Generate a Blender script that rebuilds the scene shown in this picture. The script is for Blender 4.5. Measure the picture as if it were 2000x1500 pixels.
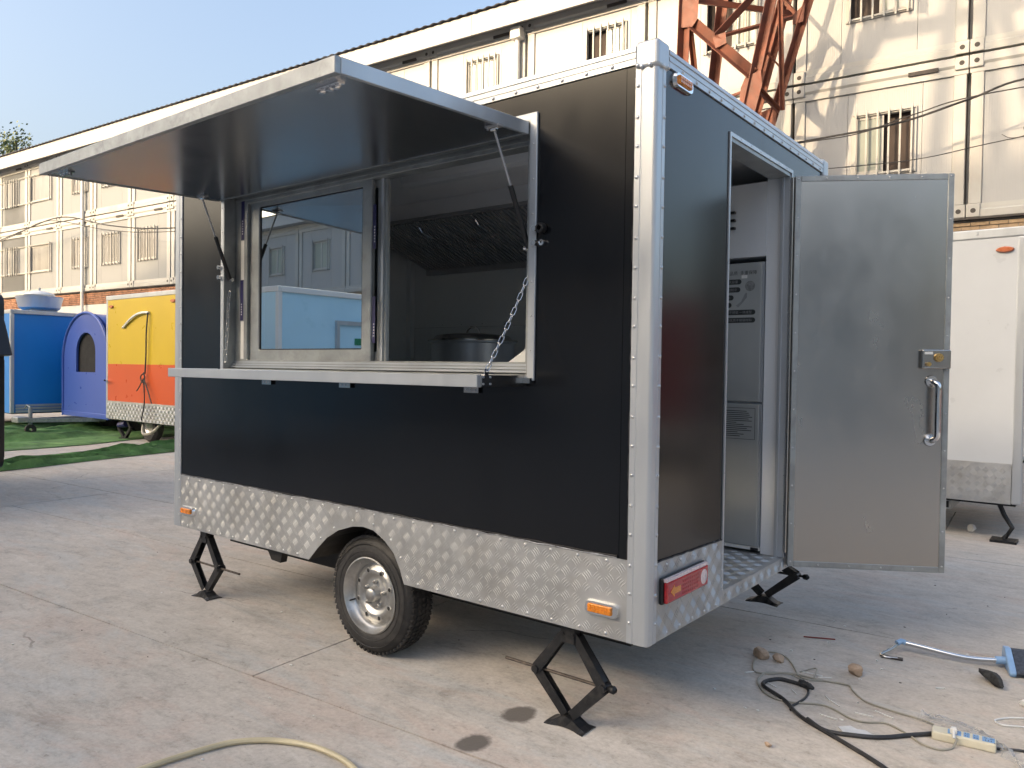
import bpy, math, random
from mathutils import Matrix, Vector
random.seed(7)
for _o in list(bpy.data.objects): bpy.data.objects.remove(_o)
SC = bpy.context.scene
COL = SC.collection
R = math.radians

# ------------------------------------------------------------ camera, sky, sun, exposure
cam_d = bpy.data.cameras.new('camera'); cam_d.sensor_width = 36; cam_d.lens = 27.27
cam_d.clip_start = 0.05; cam_d.clip_end = 2000
cam = bpy.data.objects.new('camera', cam_d); COL.objects.link(cam)
cam.matrix_world = Matrix(((0.78730, -0.02399, 0.61610, 1.2897), (0.61640, 0.00732, -0.78740, -2.4369),
                           (0.01438, 0.99969, 0.02055, 1.39), (0, 0, 0, 1)))
SC.camera = cam

SUN_EL = 18.0                      # degrees above the horizon
SUN_DIR = Vector((-0.389, -0.921, 0)).normalized()   # towards the sun, on the ground plane
world = bpy.data.worlds.new('World'); SC.world = world; world.use_nodes = True
nt = world.node_tree; nt.nodes.clear()
sky = nt.nodes.new('ShaderNodeTexSky'); sky.sky_type = 'NISHITA'; sky.sun_disc = False
sky.sun_elevation = R(SUN_EL); sky.sun_rotation = math.atan2(SUN_DIR.x, SUN_DIR.y)
sky.air_density = 1.0; sky.dust_density = 9.0; sky.ozone_density = 1.0
bg = nt.nodes.new('ShaderNodeBackground'); bg.inputs['Strength'].default_value = 0.15
wo = nt.nodes.new('ShaderNodeOutputWorld')
nt.links.new(sky.outputs[0], bg.inputs[0]); nt.links.new(bg.outputs[0], wo.inputs[0])

sun_d = bpy.data.lights.new('sun', 'SUN'); sun_d.energy = 1.35; sun_d.angle = R(0.5); sun_d.color = (1.0, 0.73, 0.45)
sun = bpy.data.objects.new('sun', sun_d); COL.objects.link(sun); sun.location = (0, 0, 30)
to_sun = Vector((SUN_DIR.x * math.cos(R(SUN_EL)), SUN_DIR.y * math.cos(R(SUN_EL)), math.sin(R(SUN_EL))))
sun.rotation_euler = to_sun.to_track_quat('Z', 'Y').to_euler()

SC.view_settings.view_transform = 'Standard'; SC.view_settings.look = 'None'
SC.view_settings.exposure = 1.78; SC.view_settings.gamma = 1.0; SC.view_settings.use_curve_mapping = False

# ------------------------------------------------------------ helpers
ROOT = {}
def root_matrix(o):
    while o is not None:
        if o.name in ROOT: return ROOT[o.name]
        o = o.parent
    return Matrix.Identity(4)
def tag(o, label=None, cat=None, group=None, kind=None):
    if label: o['label'] = label
    if cat: o['category'] = cat
    if group: o['group'] = group
    if kind: o['kind'] = kind
    return o
def thing(name, loc, label, cat, rz=0.0, group=None):
    o = bpy.data.objects.new(name, None); COL.objects.link(o)
    o.empty_display_size = 0.2
    o.location = loc; o.rotation_euler = (0, 0, rz)
    ROOT[o.name] = Matrix.Translation(loc) @ Matrix.Rotation(rz, 4, 'Z')
    return tag(o, label, cat, group)
def link(name, me, parent=None, local=None):
    o = bpy.data.objects.new(name, me); COL.objects.link(o)
    if parent is not None: o.parent = parent
    if local is not None: o.matrix_local = local
    return o

class MB:
    def __init__(s): s.v = []; s.f = []
    def add(s, vs, fs):
        b = len(s.v); s.v += [Vector(p) for p in vs]; s.f += [tuple(b + i for i in f) for f in fs]; return s
    def box(s, x0, x1, y0, y1, z0, z1):
        return s.add([(x0,y0,z0),(x1,y0,z0),(x1,y1,z0),(x0,y1,z0),(x0,y0,z1),(x1,y0,z1),(x1,y1,z1),(x0,y1,z1)],
                     [(0,3,2,1),(4,5,6,7),(0,1,5,4),(1,2,6,5),(2,3,7,6),(3,0,4,7)])
    def obox(s, c, ax, ay, az, hx, hy, hz):
        c = Vector(c); ax = Vector(ax).normalized()*hx; ay = Vector(ay).normalized()*hy; az = Vector(az).normalized()*hz
        vs = [c+i*ax+j*ay+k*az for k in(-1,1) for (i,j) in((-1,-1),(1,-1),(1,1),(-1,1))]
        return s.add(vs, [(0,3,2,1),(4,5,6,7),(0,1,5,4),(1,2,6,5),(2,3,7,6),(3,0,4,7)])
    def bar(s, a, b, w, h, up=(0,0,1)):
        a = Vector(a); b = Vector(b); d = b-a; up = Vector(up)
        side = d.cross(up)
        if side.length < 1e-6: side = d.cross(Vector((1,0,0)))
        u2 = side.cross(d)
        return s.obox((a+b)/2, d, side, u2, d.length/2, w/2, h/2)
    def prism(s, pts, axis, a0, a1):
        n = len(pts)
        def P(p, a): return {'x': (a, p[0], p[1]), 'y': (p[0], a, p[1]), 'z': (p[0], p[1], a)}[axis]
        vs = [P(p, a0) for p in pts] + [P(p, a1) for p in pts]
        fs = [tuple(range(n))[::-1], tuple(range(n, 2*n))] + [(i, (i+1) % n, n+(i+1) % n, n+i) for i in range(n)]
        return s.add(vs, fs)
    def ring(s, axis, a0, a1, o, h):
        # plate with a rectangular hole; o/h = (p0,p1,q0,q1)
        def P(p, q, a): return {'x': (a, p, q), 'y': (p, a, q), 'z': (p, q, a)}[axis]
        vs = []
        for a in (a0, a1):
            for (p0, p1, q0, q1) in (o, h): vs += [P(p0,q0,a), P(p1,q0,a), P(p1,q1,a), P(p0,q1,a)]
        fs = []
        for i in range(4):
            j = (i+1) % 4
            fs += [(i, j, 4+j, 4+i), (8+i, 12+i, 12+j, 8+j), (i, 8+i, 8+j, j), (4+i, 4+j, 12+j, 12+i)]
        return s.add(vs, fs)
    def cyl(s, a, b, r, seg=12, r2=None, cap=True):
        a = Vector(a); b = Vector(b); d = (b-a).normalized(); r2 = r if r2 is None else r2
        t = Vector((0,0,1)) if abs(d.z) < .9 else Vector((1,0,0))
        u = d.cross(t).normalized(); w = d.cross(u)
        vs = []
        for (p, q) in ((a, r), (b, r2)):
            vs += [p + (u*math.cos(2*math.pi*i/seg) + w*math.sin(2*math.pi*i/seg))*q for i in range(seg)]
        fs = [(i, (i+1) % seg, seg+(i+1) % seg, seg+i) for i in range(seg)]
        if cap: fs += [tuple(range(seg))[::-1], tuple(range(seg, 2*seg))]
        return s.add(vs, fs)
    def tube(s, pts, r, seg=8, closed=False):
        pts = [Vector(p) for p in pts]; n = len(pts); vs = []; fs = []
        up = Vector((0.13, 0.21, 0.97))
        for k, p in enumerate(pts):
            if closed: d = pts[(k+1) % n] - pts[k-1]
            else: d = pts[min(k+1, n-1)] - pts[max(k-1, 0)]
            d.normalize()
            u = d.cross(up)
            if u.length < .05: u = d.cross(Vector((1,0,0)))
            u.normalize(); w = d.cross(u); rr = r[k] if isinstance(r, (list, tuple)) else r
            vs += [p + (u*math.cos(2*math.pi*i/seg) + w*math.sin(2*math.pi*i/seg))*rr for i in range(seg)]
        m = n if closed else n-1
        for k in range(m):
            a = k*seg; b = ((k+1) % n)*seg
            fs += [(a+i, a+(i+1) % seg, b+(i+1) % seg, b+i) for i in range(seg)]
        if not closed: fs += [tuple(range(seg))[::-1], tuple(range((n-1)*seg, n*seg))]
        return s.add(vs, fs)
    def lathe(s, prof, c, axis='y', seg=48, closed=True):
        c = Vector(c); vs = []; fs = []; n = len(prof)
        for i in range(seg):
            a = 2*math.pi*i/seg; ca, sa = math.cos(a), math.sin(a)
            for (r, h) in prof:
                if axis == 'y': vs.append(c + Vector((r*ca, h, r*sa)))
                elif axis == 'x': vs.append(c + Vector((h, r*ca, r*sa)))
                else: vs.append(c + Vector((r*ca, r*sa, h)))
        for i in range(seg):
            j = (i+1) % seg
            for k in range(n if closed else n-1):
                l = (k+1) % n
                fs.append((i*n+k, j*n+k, j*n+l, i*n+l))
        return s.add(vs, fs)
    def xf(s, M, start=0):
        for i in range(start, len(s.v)): s.v[i] = M @ s.v[i]
        return s
    def mesh(s, name, mat=None, smooth=False, inv=None):
        me = bpy.data.meshes.new(name)
        me.from_pydata([(inv @ p) if inv is not None else p for p in s.v], [], s.f)
        if mat is not None:
            for m in (mat if isinstance(mat, (list, tuple)) else [mat]): me.materials.append(m)
        if smooth: me.polygons.foreach_set('use_smooth', [True]*len(me.polygons))
        me.validate(); me.update()
        return me
    def build(s, name, mat, parent=None, bevel=0, smooth=False, local=False, seg=2, angle=None):
        inv = None
        if parent is not None and not local: inv = root_matrix(parent).inverted()
        me = s.mesh(name, mat, smooth, inv)
        # consistent normals
        import bmesh
        bm = bmesh.new(); bm.from_mesh(me); bmesh.ops.recalc_face_normals(bm, faces=bm.faces); bm.to_mesh(me); bm.free()
        o = link(name, me, parent)
        if smooth and angle is None: angle = 40
        if smooth and hasattr(me, 'set_sharp_from_angle'): me.set_sharp_from_angle(angle=R(angle))
        if bevel:
            b = o.modifiers.new('bevel', 'BEVEL'); b.width = bevel; b.segments = seg; b.limit_method = 'ANGLE'; b.angle_limit = R(40)
        return o

def spline(pts, n=8):
    P = [Vector(p) for p in pts]; out = []
    P = [2*P[0]-P[1]] + P + [2*P[-1]-P[-2]]
    for i in range(1, len(P)-2):
        for k in range(n):
            t = k/n; a, b, c, d = P[i-1], P[i], P[i+1], P[i+2]
            out.append(0.5*((2*b)+(-a+c)*t+(2*a-5*b+4*c-d)*t*t+(-a+3*b-3*c+d)*t**3))
    out.append(P[-2]); return out

# ------------------------------------------------------------ materials
def ramp(nt, fac, stops):
    n = nt.nodes.new('ShaderNodeValToRGB'); nt.links.new(fac, n.inputs[0])
    e = n.color_ramp.elements
    while len(e) > 1: e.remove(e[-1])
    e[0].position = stops[0][0]; e[0].color = (*stops[0][1], 1)
    for p, c in stops[1:]:
        x = e.new(p); x.color = (*c, 1)
    return n.outputs[0]
def noise(nt, vec, scale, detail=4, rough=.55, dist=0):
    n = nt.nodes.new('ShaderNodeTexNoise'); n.inputs['Scale'].default_value = scale
    n.inputs['Detail'].default_value = detail; n.inputs['Roughness'].default_value = rough; n.inputs['Distortion'].default_value = dist
    if vec is not None: nt.links.new(vec, n.inputs['Vector'])
    return n.outputs['Fac']
def mapping(nt, vec, scale=(1,1,1), rot=(0,0,0), loc=(0,0,0)):
    m = nt.nodes.new('ShaderNodeMapping'); m.inputs['Scale'].default_value = scale; m.inputs['Rotation'].default_value = rot
    m.inputs['Location'].default_value = loc; nt.links.new(vec, m.inputs['Vector']); return m.outputs[0]
def mixc(nt, fac, a, b, mode='MIX'):
    m = nt.nodes.new('ShaderNodeMix'); m.data_type = 'RGBA'; m.blend_type = mode
    for sock, val in ((m.inputs[0], fac), (m.inputs[6], a), (m.inputs[7], b)):
        if hasattr(val, 'links') or hasattr(val, 'is_linked'): nt.links.new(val, sock)
        elif isinstance(val, (int, float)): sock.default_value = val
        else: sock.default_value = (*val, 1)
    return m.outputs[2]
def mth(nt, op, a, b=None, clamp=False):
    m = nt.nodes.new('ShaderNodeMath'); m.operation = op; m.use_clamp = clamp
    for i, val in enumerate((a, b)):
        if val is None: continue
        if isinstance(val, (int, float)): m.inputs[i].default_value = val
        else: nt.links.new(val, m.inputs[i])
    return m.outputs[0]
def newmat(name):
    m = bpy.data.materials.new(name); m.use_nodes = True
    nt = m.node_tree; return m, nt, nt.nodes['Principled BSDF']
def pos(nt): return nt.nodes.new('ShaderNodeNewGeometry').outputs['Position']
def objc(nt): return nt.nodes.new('ShaderNodeTexCoord').outputs['Object']
def bump(nt, bs, h, strength, dist=.01):
    b = nt.nodes.new('ShaderNodeBump'); b.inputs['Strength'].default_value = strength; b.inputs['Distance'].default_value = dist
    nt.links.new(h, b.inputs['Height']); nt.links.new(b.outputs[0], bs.inputs['Normal'])

def pm(name, col, rough=.5, metal=0., var=.12, vs=3., bmp=0., bs_=40., stretch=(1,1,1), rvar=.1, spec=.5, dirt=None, dirts=1.2, coat=0, trans=0, alpha=1):
    m, nt, b = newmat(name)
    p = pos(nt); pm_ = mapping(nt, p, stretch)
    n1 = noise(nt, pm_, vs, 6, .6)
    dark = tuple(c*(1-var*1.6) for c in col); lite = tuple(min(1, c*(1+var)) for c in col)
    c = ramp(nt, n1, [(.3, dark), (.7, lite)])
    if dirt is not None:
        n2 = noise(nt, p, dirts, 8, .65, .4)
        msk = ramp(nt, n2, [(.48, (0,0,0)), (.72, (.75,.75,.75))])
        c = mixc(nt, msk, c, dirt)
    nt.links.new(c, b.inputs['Base Color'])
    n3 = noise(nt, mapping(nt, p, stretch), vs*4, 5, .6)
    rr = nt.nodes.new('ShaderNodeMapRange'); nt.links.new(n3, rr.inputs[0])
    rr.inputs[1].default_value = .25; rr.inputs[2].default_value = .75
    rr.inputs[3].default_value = max(.02, rough-rvar); rr.inputs[4].default_value = min(1, rough+rvar)
    nt.links.new(rr.outputs[0], b.inputs['Roughness'])
    b.inputs['Metallic'].default_value = metal; b.inputs['Specular IOR Level'].default_value = spec
    b.inputs['Coat Weight'].default_value = coat; b.inputs['Coat Roughness'].default_value = .15
    b.inputs['Transmission Weight'].default_value = trans; b.inputs['Alpha'].default_value = alpha
    if bmp: bump(nt, b, noise(nt, mapping(nt, p, stretch), bs_, 4), bmp, .003)
    return m

M = {}
M['alu'] = pm('aluminium_trim', (.52,.55,.58), .36, .55, .08, 4, .05, 60, (1,1,.15), .08)
M['alu_dull'] = pm('aluminium_dull', (.38,.40,.40), .42, .6, .14, 6, .08, 40, (1,1,1), .1, dirt=(.25,.25,.25), dirts=9)
M['galv'] = pm('galvanised_edge', (.34,.36,.37), .42, .5, .22, 9, .05, 50, (1,1,1), .12, dirt=(.10,.105,.11), dirts=9)
M['checker'] = pm('checker_plate', (.48,.49,.495), .46, .6, .14, 3, .06, 90, (1,1,1), .14, dirt=(.38,.37,.355), dirts=5)
M['steel'] = pm('brushed_steel', (.48,.465,.44), .24, 1.0, .05, 1.6, 0, 60, (1,1,.6), .05)
M['steel_under'] = pm('hatch_steel', (.33,.335,.35), .24, .9, .05, .9, 0, 30, (3,1,1), .03)
M['steel_dark'] = pm('hood_steel', (.46,.455,.46), .38, .4, .1, 5, .02, 60, (1,1,1), .08)
M['chrome'] = pm('chrome', (.8,.8,.8), .12, 1., .02, 5, 0, 10, (1,1,1), .04)
M['rivet'] = pm('rivet_metal', (.60,.61,.62), .3, .8, .1, 50)
M['white_in'] = pm('white_lining', (.72,.74,.76), .4, 0, .03, 2)
M['grey_in'] = pm('grey_lining', (.84,.84,.85), .5, .0, .05, 2)
M['rubber'] = pm('tyre_rubber', (.028,.028,.029), .62, 0, .2, 30, .2, 200, (1,1,1), .1, dirt=(.075,.07,.065), dirts=11)
M['jack'] = pm('jack_black_paint', (.022,.023,.026), .45, .2, .3, 25, .2, 90, (1,1,1), .12, dirt=(.07,.065,.06), dirts=16)
M['under'] = pm('underbody_steel', (.03,.03,.03), .6, .2, .2, 5)
M['amber'] = pm('amber_lens', (.75,.25,.02), .2, 0, .2, 90, 0, 10, (1,1,1), .05, coat=.6)
M['red_lens'] = pm('red_lens', (.42,.012,.018), .18, 0, .2, 80, .1, 200, (1,1,1), .05, coat=.8)
M['clear_lens'] = pm('clear_lens', (.75,.6,.6), .15, 0, .2, 80, .1, 200, (1,1,1), .05, coat=.6)
M['black_plastic'] = pm('black_plastic', (.015,.015,.016), .4, 0, .2, 20)
M['brass'] = pm('brass', (.62,.42,.17), .3, .9, .1, 40)
M['tape'] = pm('navy_tape', (.02,.018,.10), .45, 0, .1, 20)
M['print_white'] = pm('pale_print', (.6,.6,.62), .6, 0, .05, 20)
M['steel_in'] = pm('lining_steel', (.86,.88,.87), .34, .15, .03, .8, 0, 60, (1,1,1), .02)
M['fridge'] = pm('fridge_front', (.46,.48,.475), .36, .4, .06, 2, .0, 60, (1,1,1), .04)
M['fridge_side'] = pm('fridge_side_white', (.72,.76,.82), .35, 0, .03, 2)
M['print_dark'] = pm('dark_print', (.03,.035,.035), .5, 0, .1, 20)
M['print_mid'] = pm('mid_print', (.24,.25,.25), .5, 0, .3, 60)
M['print_grey'] = pm('grey_print', (.28,.29,.29), .5, 0, .1, 20)
M['sealant'] = pm('sealant', (.30,.31,.33), .6, 0, .5, 30)
M['sealant_dark'] = pm('black_sealant', (.02,.02,.022), .5, 0, .3, 30)
M['foam'] = pm('white_plastic', (.78,.78,.75), .5, 0, .05, 10)
M['rust'] = pm('crane_red_paint', (.19,.062,.036), .6, .1, .18, 4, .3, 40, (1,1,1), .12, dirt=(.10,.05,.035), dirts=5)
M['cream'] = pm('cream_frame', (.38,.385,.375), .5, 0, .05, 2, .05, 30, (1,1,1), .1, dirt=(.33,.31,.28), dirts=1.1)
M['roofmetal'] = pm('roof_sheet', (.33,.32,.33), .5, .3, .1, 2)
M['fascia'] = pm('fascia_white', (.38,.385,.39), .5, 0, .05, 1.2, .02, 20, dirt=(.34,.33,.32), dirts=.7)
M['soffit'] = pm('soffit_grey', (.32,.31,.30), .6, 0, .08, 1)
M['dark_gap'] = pm('dark_gap', (.05,.045,.042), .8, 0, .1, 5)
M['interior_shade'] = pm('painted_interior_shade', (.010,.010,.012), .9, 0, .1, 3)  # near black, painted as the shade inside the arched opening
M['room_shade'] = pm('painted_room_shade', (.055,.04,.035), .8, 0, .2, 3)  # dark colour stands for the shade of rooms behind the facade
M['curtain'] = pm('window_pane', (.30,.33,.30), .12, 0, .15, 2, 0, 10, (1,1,.2), .05, spec=.7)
M['pane_tint'] = pm('window_pane_grey', (.20,.20,.20), .12, 0, .2, 2, 0, 10, (1,1,.2), .05, spec=.7)
M['brick_l'] = pm('yellow_brick', (.34,.25,.16), .85, 0, .25, 7, .4, 60)
M['brick_r'] = pm('red_brick', (.34,.17,.10), .85, 0, .35, 5, .4, 60)
M['mortar'] = pm('mortar', (.30,.28,.25), .9, 0, .15, 8, .4, 40)
M['whitewash'] = pm('whitewashed_wall', (.60,.59,.56), .85, 0, .08, 1.5, .2, 30, dirt=(.35,.33,.30), dirts=.9)
M['pvc'] = pm('white_pvc', (.75,.74,.70), .4, 0, .05, 3)
M['cable'] = pm('black_cable', (.03,.03,.032), .5, 0, .2, 20, dirt=(.09,.085,.08), dirts=14)
M['wire'] = pm('beige_wire', (.36,.34,.28), .5, 0, .12, 14)
M['hose'] = pm('cream_hose', (.52,.46,.31), .4, 0, .1, 8)
M['blue_plastic'] = pm('pale_blue_plastic', (.30,.48,.72), .35, 0, .06, 12)
M['brush'] = pm('grey_bristle', (.07,.08,.10), .8, 0, .3, 60, .5, 200)
M['stone'] = pm('tan_stone', (.52,.38,.27), .85, 0, .2, 30, .5, 60)
M['strip'] = pm('power_strip', (.70,.66,.52), .4, 0, .05, 20)
M['socket'] = pm('socket_blue', (.18,.36,.62), .4, 0, .05, 20)
M['char'] = pm('charred_scrap', (.05,.05,.05), .8, 0, .5, 40, .6, 80)
M['red_stick'] = pm('red_stick', (.25,.04,.03), .6, 0, .2, 30)
M['paper'] = pm('white_paper', (.70,.70,.68), .7, 0, .08, 30)
def paint(name, col, rough=.3, **k): return pm(name, col, rough, 0, .04, 1.2, 0, 8, (1,1,1), .04, **k)
M['blue'] = paint('blue_panel', (.008,.20,.62), .35)
M['peri'] = paint('periwinkle_panel', (.055,.105,.40), .3)
M['yellow'] = paint('yellow_panel', (.55,.385,.022), .3)
M['orange'] = paint('orange_panel', (.54,.085,.02), .3)
M['sky_blue'] = paint('light_blue_panel', (.50,.76,.92), .3)
M['white_p'] = paint('white_panel', (.52,.545,.57), .3)
M['red_p'] = paint('red_panel', (.20,.015,.022), .3)
M['black_far'] = paint('black_far_panel', (.008,.008,.010), .3)

def black_panel():
    m, nt, b = newmat('black_composite_panel')
    p = pos(nt)
    n1 = noise(nt, mapping(nt, p, (1.5, 1.5, .8)), 2, 4, .5)
    c = ramp(nt, n1, [(.3, (.0035,.0042,.0058)), (.75, (.0055,.0062,.0082))])
    n2 = noise(nt, mapping(nt, p, (22, 22, .35)), 2, 5, .7)
    d = ramp(nt, n2, [(.52, (0,0,0)), (.85, (.40,.40,.40))])
    c = mixc(nt, d, c, (.014,.015,.018)); nt.links.new(c, b.inputs['Base Color'])
    r = ramp(nt, noise(nt, mapping(nt, p, (2,2,1)), 2.2, 5), [(.3, (.17,)*3), (.7, (.22,)*3)])
    nt.links.new(r, b.inputs['Roughness']); b.inputs['IOR'].default_value = 1.45
    bump(nt, b, noise(nt, mapping(nt, p, (1,1,.6)), 1.1, 1, .3), .05, .02)
    return m
M['black'] = black_panel()

def tinted_glass():
    m = bpy.data.materials.new('window_glass'); m.use_nodes = True; nt = m.node_tree; nt.nodes.clear()
    t = nt.nodes.new('ShaderNodeBsdfTransparent'); t.inputs[0].default_value = (.42,.46,.46,1)
    g = nt.nodes.new('ShaderNodeBsdfGlossy'); g.inputs['Roughness'].default_value = .012; g.inputs[0].default_value = (.86,.93,.95,1)
    lw = nt.nodes.new('ShaderNodeFresnel'); lw.inputs[0].default_value = 14.0
    mx = nt.nodes.new('ShaderNodeMixShader'); o = nt.nodes.new('ShaderNodeOutputMaterial')
    nt.links.new(lw.outputs[0], mx.inputs[0]); nt.links.new(t.outputs[0], mx.inputs[1]); nt.links.new(g.outputs[0], mx.inputs[2])
    nt.links.new(mx.outputs[0], o.inputs[0]); return m
M['glass'] = tinted_glass()

def plastic_film():
    m = bpy.data.materials.new('clear_film'); m.use_nodes = True; nt = m.node_tree; nt.nodes.clear()
    t = nt.nodes.new('ShaderNodeBsdfTransparent'); t.inputs[0].default_value = (.95,.95,.95,1)
    b = nt.nodes.new('ShaderNodeBsdfPrincipled'); b.inputs['Base Color'].default_value = (.75,.75,.73,1); b.inputs['Roughness'].default_value = .15
    f = nt.nodes.new('ShaderNodeLayerWeight'); f.inputs[0].default_value = .35
    q = mth(nt, 'ADD', mth(nt, 'MULTIPLY', f.outputs['Facing'], .55), .10)
    mx = nt.nodes.new('ShaderNodeMixShader'); o = nt.nodes.new('ShaderNodeOutputMaterial')
    nt.links.new(q, mx.inputs[0]); nt.links.new(t.outputs[0], mx.inputs[1]); nt.links.new(b.outputs[0], mx.inputs[2])
    nt.links.new(mx.outputs[0], o.inputs[0]); return m
M['film'] = plastic_film()

def container_wall(name, col, dirt):
    # fine vertical ribs of a sandwich panel, in object space (x along the wall)
    m, nt, b = newmat(name)
    o = objc(nt); p = pos(nt)
    w = nt.nodes.new('ShaderNodeTexWave'); w.wave_type = 'BANDS'; w.bands_direction = 'X'; w.inputs['Scale'].default_value = 9.0
    w.inputs['Distortion'].default_value = 0; nt.links.new(o, w.inputs['Vector'])
    n = noise(nt, mapping(nt, p, (1,1,.5)), .8, 6, .6)
    c = ramp(nt, n, [(.3, tuple(x*.92 for x in col)), (.7, col)])
    d = ramp(nt, noise(nt, mapping(nt, p, (2.5,2.5,.4)), 1.0, 8, .65), [(.52, (0,0,0)), (.8, (.5,.5,.5))])
    c = mixc(nt, d, c, dirt)
    nt.links.new(c, b.inputs['Base Color']); b.inputs['Roughness'].default_value = .45
    bump(nt, b, w.outputs['Fac'], .18, .005); return m
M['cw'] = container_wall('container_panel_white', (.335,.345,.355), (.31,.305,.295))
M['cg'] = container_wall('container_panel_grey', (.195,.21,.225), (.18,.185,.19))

def concrete():
    m, nt, b = newmat('yard_concrete')
    p = pos(nt)
    big = noise(nt, mapping(nt, p, (.55,1.1,1), (0,0,R(4))), .9, 8, .66, .6)
    c = ramp(nt, big, [(.30, (.390,.385,.370)), (.46, (.450,.420,.380)), (.58, (.485,.440,.390)), (.74, (.530,.480,.425))])
    med = noise(nt, p, 5.0, 10, .74, .5)
    c = mixc(nt, .62, c, ramp(nt, med, [(.30, (.270,.250,.225)), (.44, (.420,.390,.355)), (.56, (.490,.455,.415)), (.72, (.620,.590,.545))]))
    # blue-grey worn streaks, pinkish scraped areas, pale and dark blotches with ragged edges
    st = noise(nt, mapping(nt, p, (.45,2.0,1), (0,0,R(6))), 1.2, 9, .72, 1.2)
    c = mixc(nt, ramp(nt, st, [(.50, (0,0,0)), (.60, (.80,.80,.80))]), c, (.405,.420,.420))
    pk = noise(nt, mapping(nt, p, (.7,1.7,1), (0,0,0), (7,3,0)), 1.4, 9, .72, 1.0)
    c = mixc(nt, ramp(nt, pk, [(.52, (0,0,0)), (.62, (.65,.65,.65))]), c, (.475,.375,.320))
    pl_ = noise(nt, mapping(nt, p, (.6,2.2,1), (0,0,R(3)), (13,5,0)), 2.6, 10, .75, .9)
    c = mixc(nt, ramp(nt, pl_, [(.57, (0,0,0)), (.66, (.6,.6,.6))]), c, (.600,.575,.535))
    dk = noise(nt, mapping(nt, p, (.8,2.0,1), (0,0,R(5)), (3,11,0)), 2.4, 10, .76, .8)
    c = mixc(nt, ramp(nt, dk, [(.55, (0,0,0)), (.66, (.70,.70,.70))]), c, (.265,.245,.220))
    sp = noise(nt, p, 55, 4, .7)
    c = mixc(nt, .32, c, ramp(nt, sp, [(.3, (.270,.255,.235)), (.5, (.460,.430,.390)), (.72, (.620,.600,.570))]))
    sp2 = noise(nt, p, 19, 4, .65)
    c = mixc(nt, ramp(nt, sp2, [(.64, (0,0,0)), (.72, (.65,.65,.65))]), c, (.17,.155,.14))
    m1 = ramp(nt, noise(nt, mapping(nt, p, (.7,1.5,1), (0,0,R(4)), (2,9,0)), 2.1, 13, .80, .5), [(.30, (.60,.60,.60)), (.46, (.95,.95,.95)), (.60, (1.05,1.05,1.05)), (.72, (1.22,1.22,1.22))])
    c = mixc(nt, 1.0, c, m1, 'MULTIPLY')
    m2 = ramp(nt, noise(nt, mapping(nt, p, (.8,1.3,1), (0,0,0), (4,1,0)), 13, 10, .80, .3), [(.30, (.62,.61,.60)), (.46, (.97,.97,.97)), (.62, (1.06,1.06,1.06)), (.75, (1.25,1.25,1.25))])
    c = mixc(nt, 1.0, c, m2, 'MULTIPLY')
    # hairline cracks, broken up
    v = nt.nodes.new('ShaderNodeTexVoronoi'); v.feature = 'DISTANCE_TO_EDGE'; v.inputs['Scale'].default_value = .42
    wn = nt.nodes.new('ShaderNodeTexNoise'); wn.inputs['Scale'].default_value = 2.2; wn.inputs['Detail'].default_value = 6; nt.links.new(p, wn.inputs['Vector'])
    va = nt.nodes.new('ShaderNodeVectorMath'); va.operation = 'MULTIPLY_ADD'; nt.links.new(wn.outputs['Color'], va.inputs[0])
    va.inputs[1].default_value = (.45,.45,0); nt.links.new(p, va.inputs[2]); nt.links.new(mapping(nt, va.outputs[0], (.55,1.25,0)), v.inputs['Vector'])
    cr = mth(nt, 'LESS_THAN', v.outputs['Distance'], .0020)
    gate = ramp(nt, noise(nt, p, .8, 4, .6), [(.54, (0,0,0)), (.60, (1,1,1))])
    crk = mth(nt, 'MULTIPLY', cr, gate)
    c = mixc(nt, mth(nt, 'MULTIPLY', crk, .6), c, (.10,.09,.08))
    # two wet oil spots
    rough = None; spots = None
    for (x, y, rx, ry) in ((-.575,.026,.075,.088), (-.560,-.275,.066,.085)):
        s = nt.nodes.new('ShaderNodeVectorMath'); s.operation = 'SUBTRACT'; nt.links.new(p, s.inputs[0]); s.inputs[1].default_value = (x, y, 0)
        mm = mapping(nt, s.outputs[0], (1/rx, 1/ry, 0), (0,0,0))
        l = nt.nodes.new('ShaderNodeVectorMath'); l.operation = 'LENGTH'; nt.links.new(mm, l.inputs[0])
        d = mth(nt, 'ADD', l.outputs['Value'], mth(nt, 'MULTIPLY', mth(nt, 'SUBTRACT', noise(nt, p, 16, 5, .6), .5), .8))
        k = ramp(nt, d, [(.70, (.97,.97,.97)), (1.0, (0,0,0))])
        spots = k if spots is None else mixc(nt, 1.0, spots, k, 'ADD')
    c = mixc(nt, 1.0, c, (1.035,1.025,1.015), 'MULTIPLY')
    c = mixc(nt, spots, c, (.10,.088,.078))
    nt.links.new(c, b.inputs['Base Color'])
    rr = ramp(nt, med, [(.3, (.62,)*3), (.7, (.85,)*3)])
    b.inputs['Diffuse Roughness'].default_value = 1.0; b.inputs['Specular IOR Level'].default_value = .22; b.inputs['Sheen Weight'].default_value = .22; b.inputs['Sheen Roughness'].default_value = .5; b.inputs['Sheen Tint'].default_value = (1,.93,.85,1)
    nt.links.new(rr, b.inputs['Roughness'])
    h = mth(nt, 'ADD', mth(nt, 'MULTIPLY', noise(nt, p, 90, 5, .7), .5), med)
    h = mth(nt, 'SUBTRACT', h, mth(nt, 'MULTIPLY', crk, 1.0))
    bump(nt, b, h, .35, .006)
    return m
M['concrete'] = concrete()
M['earth'] = pm('joint_dirt', (.17,.155,.14), .95, 0, .3, 3, .5, 30)

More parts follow.
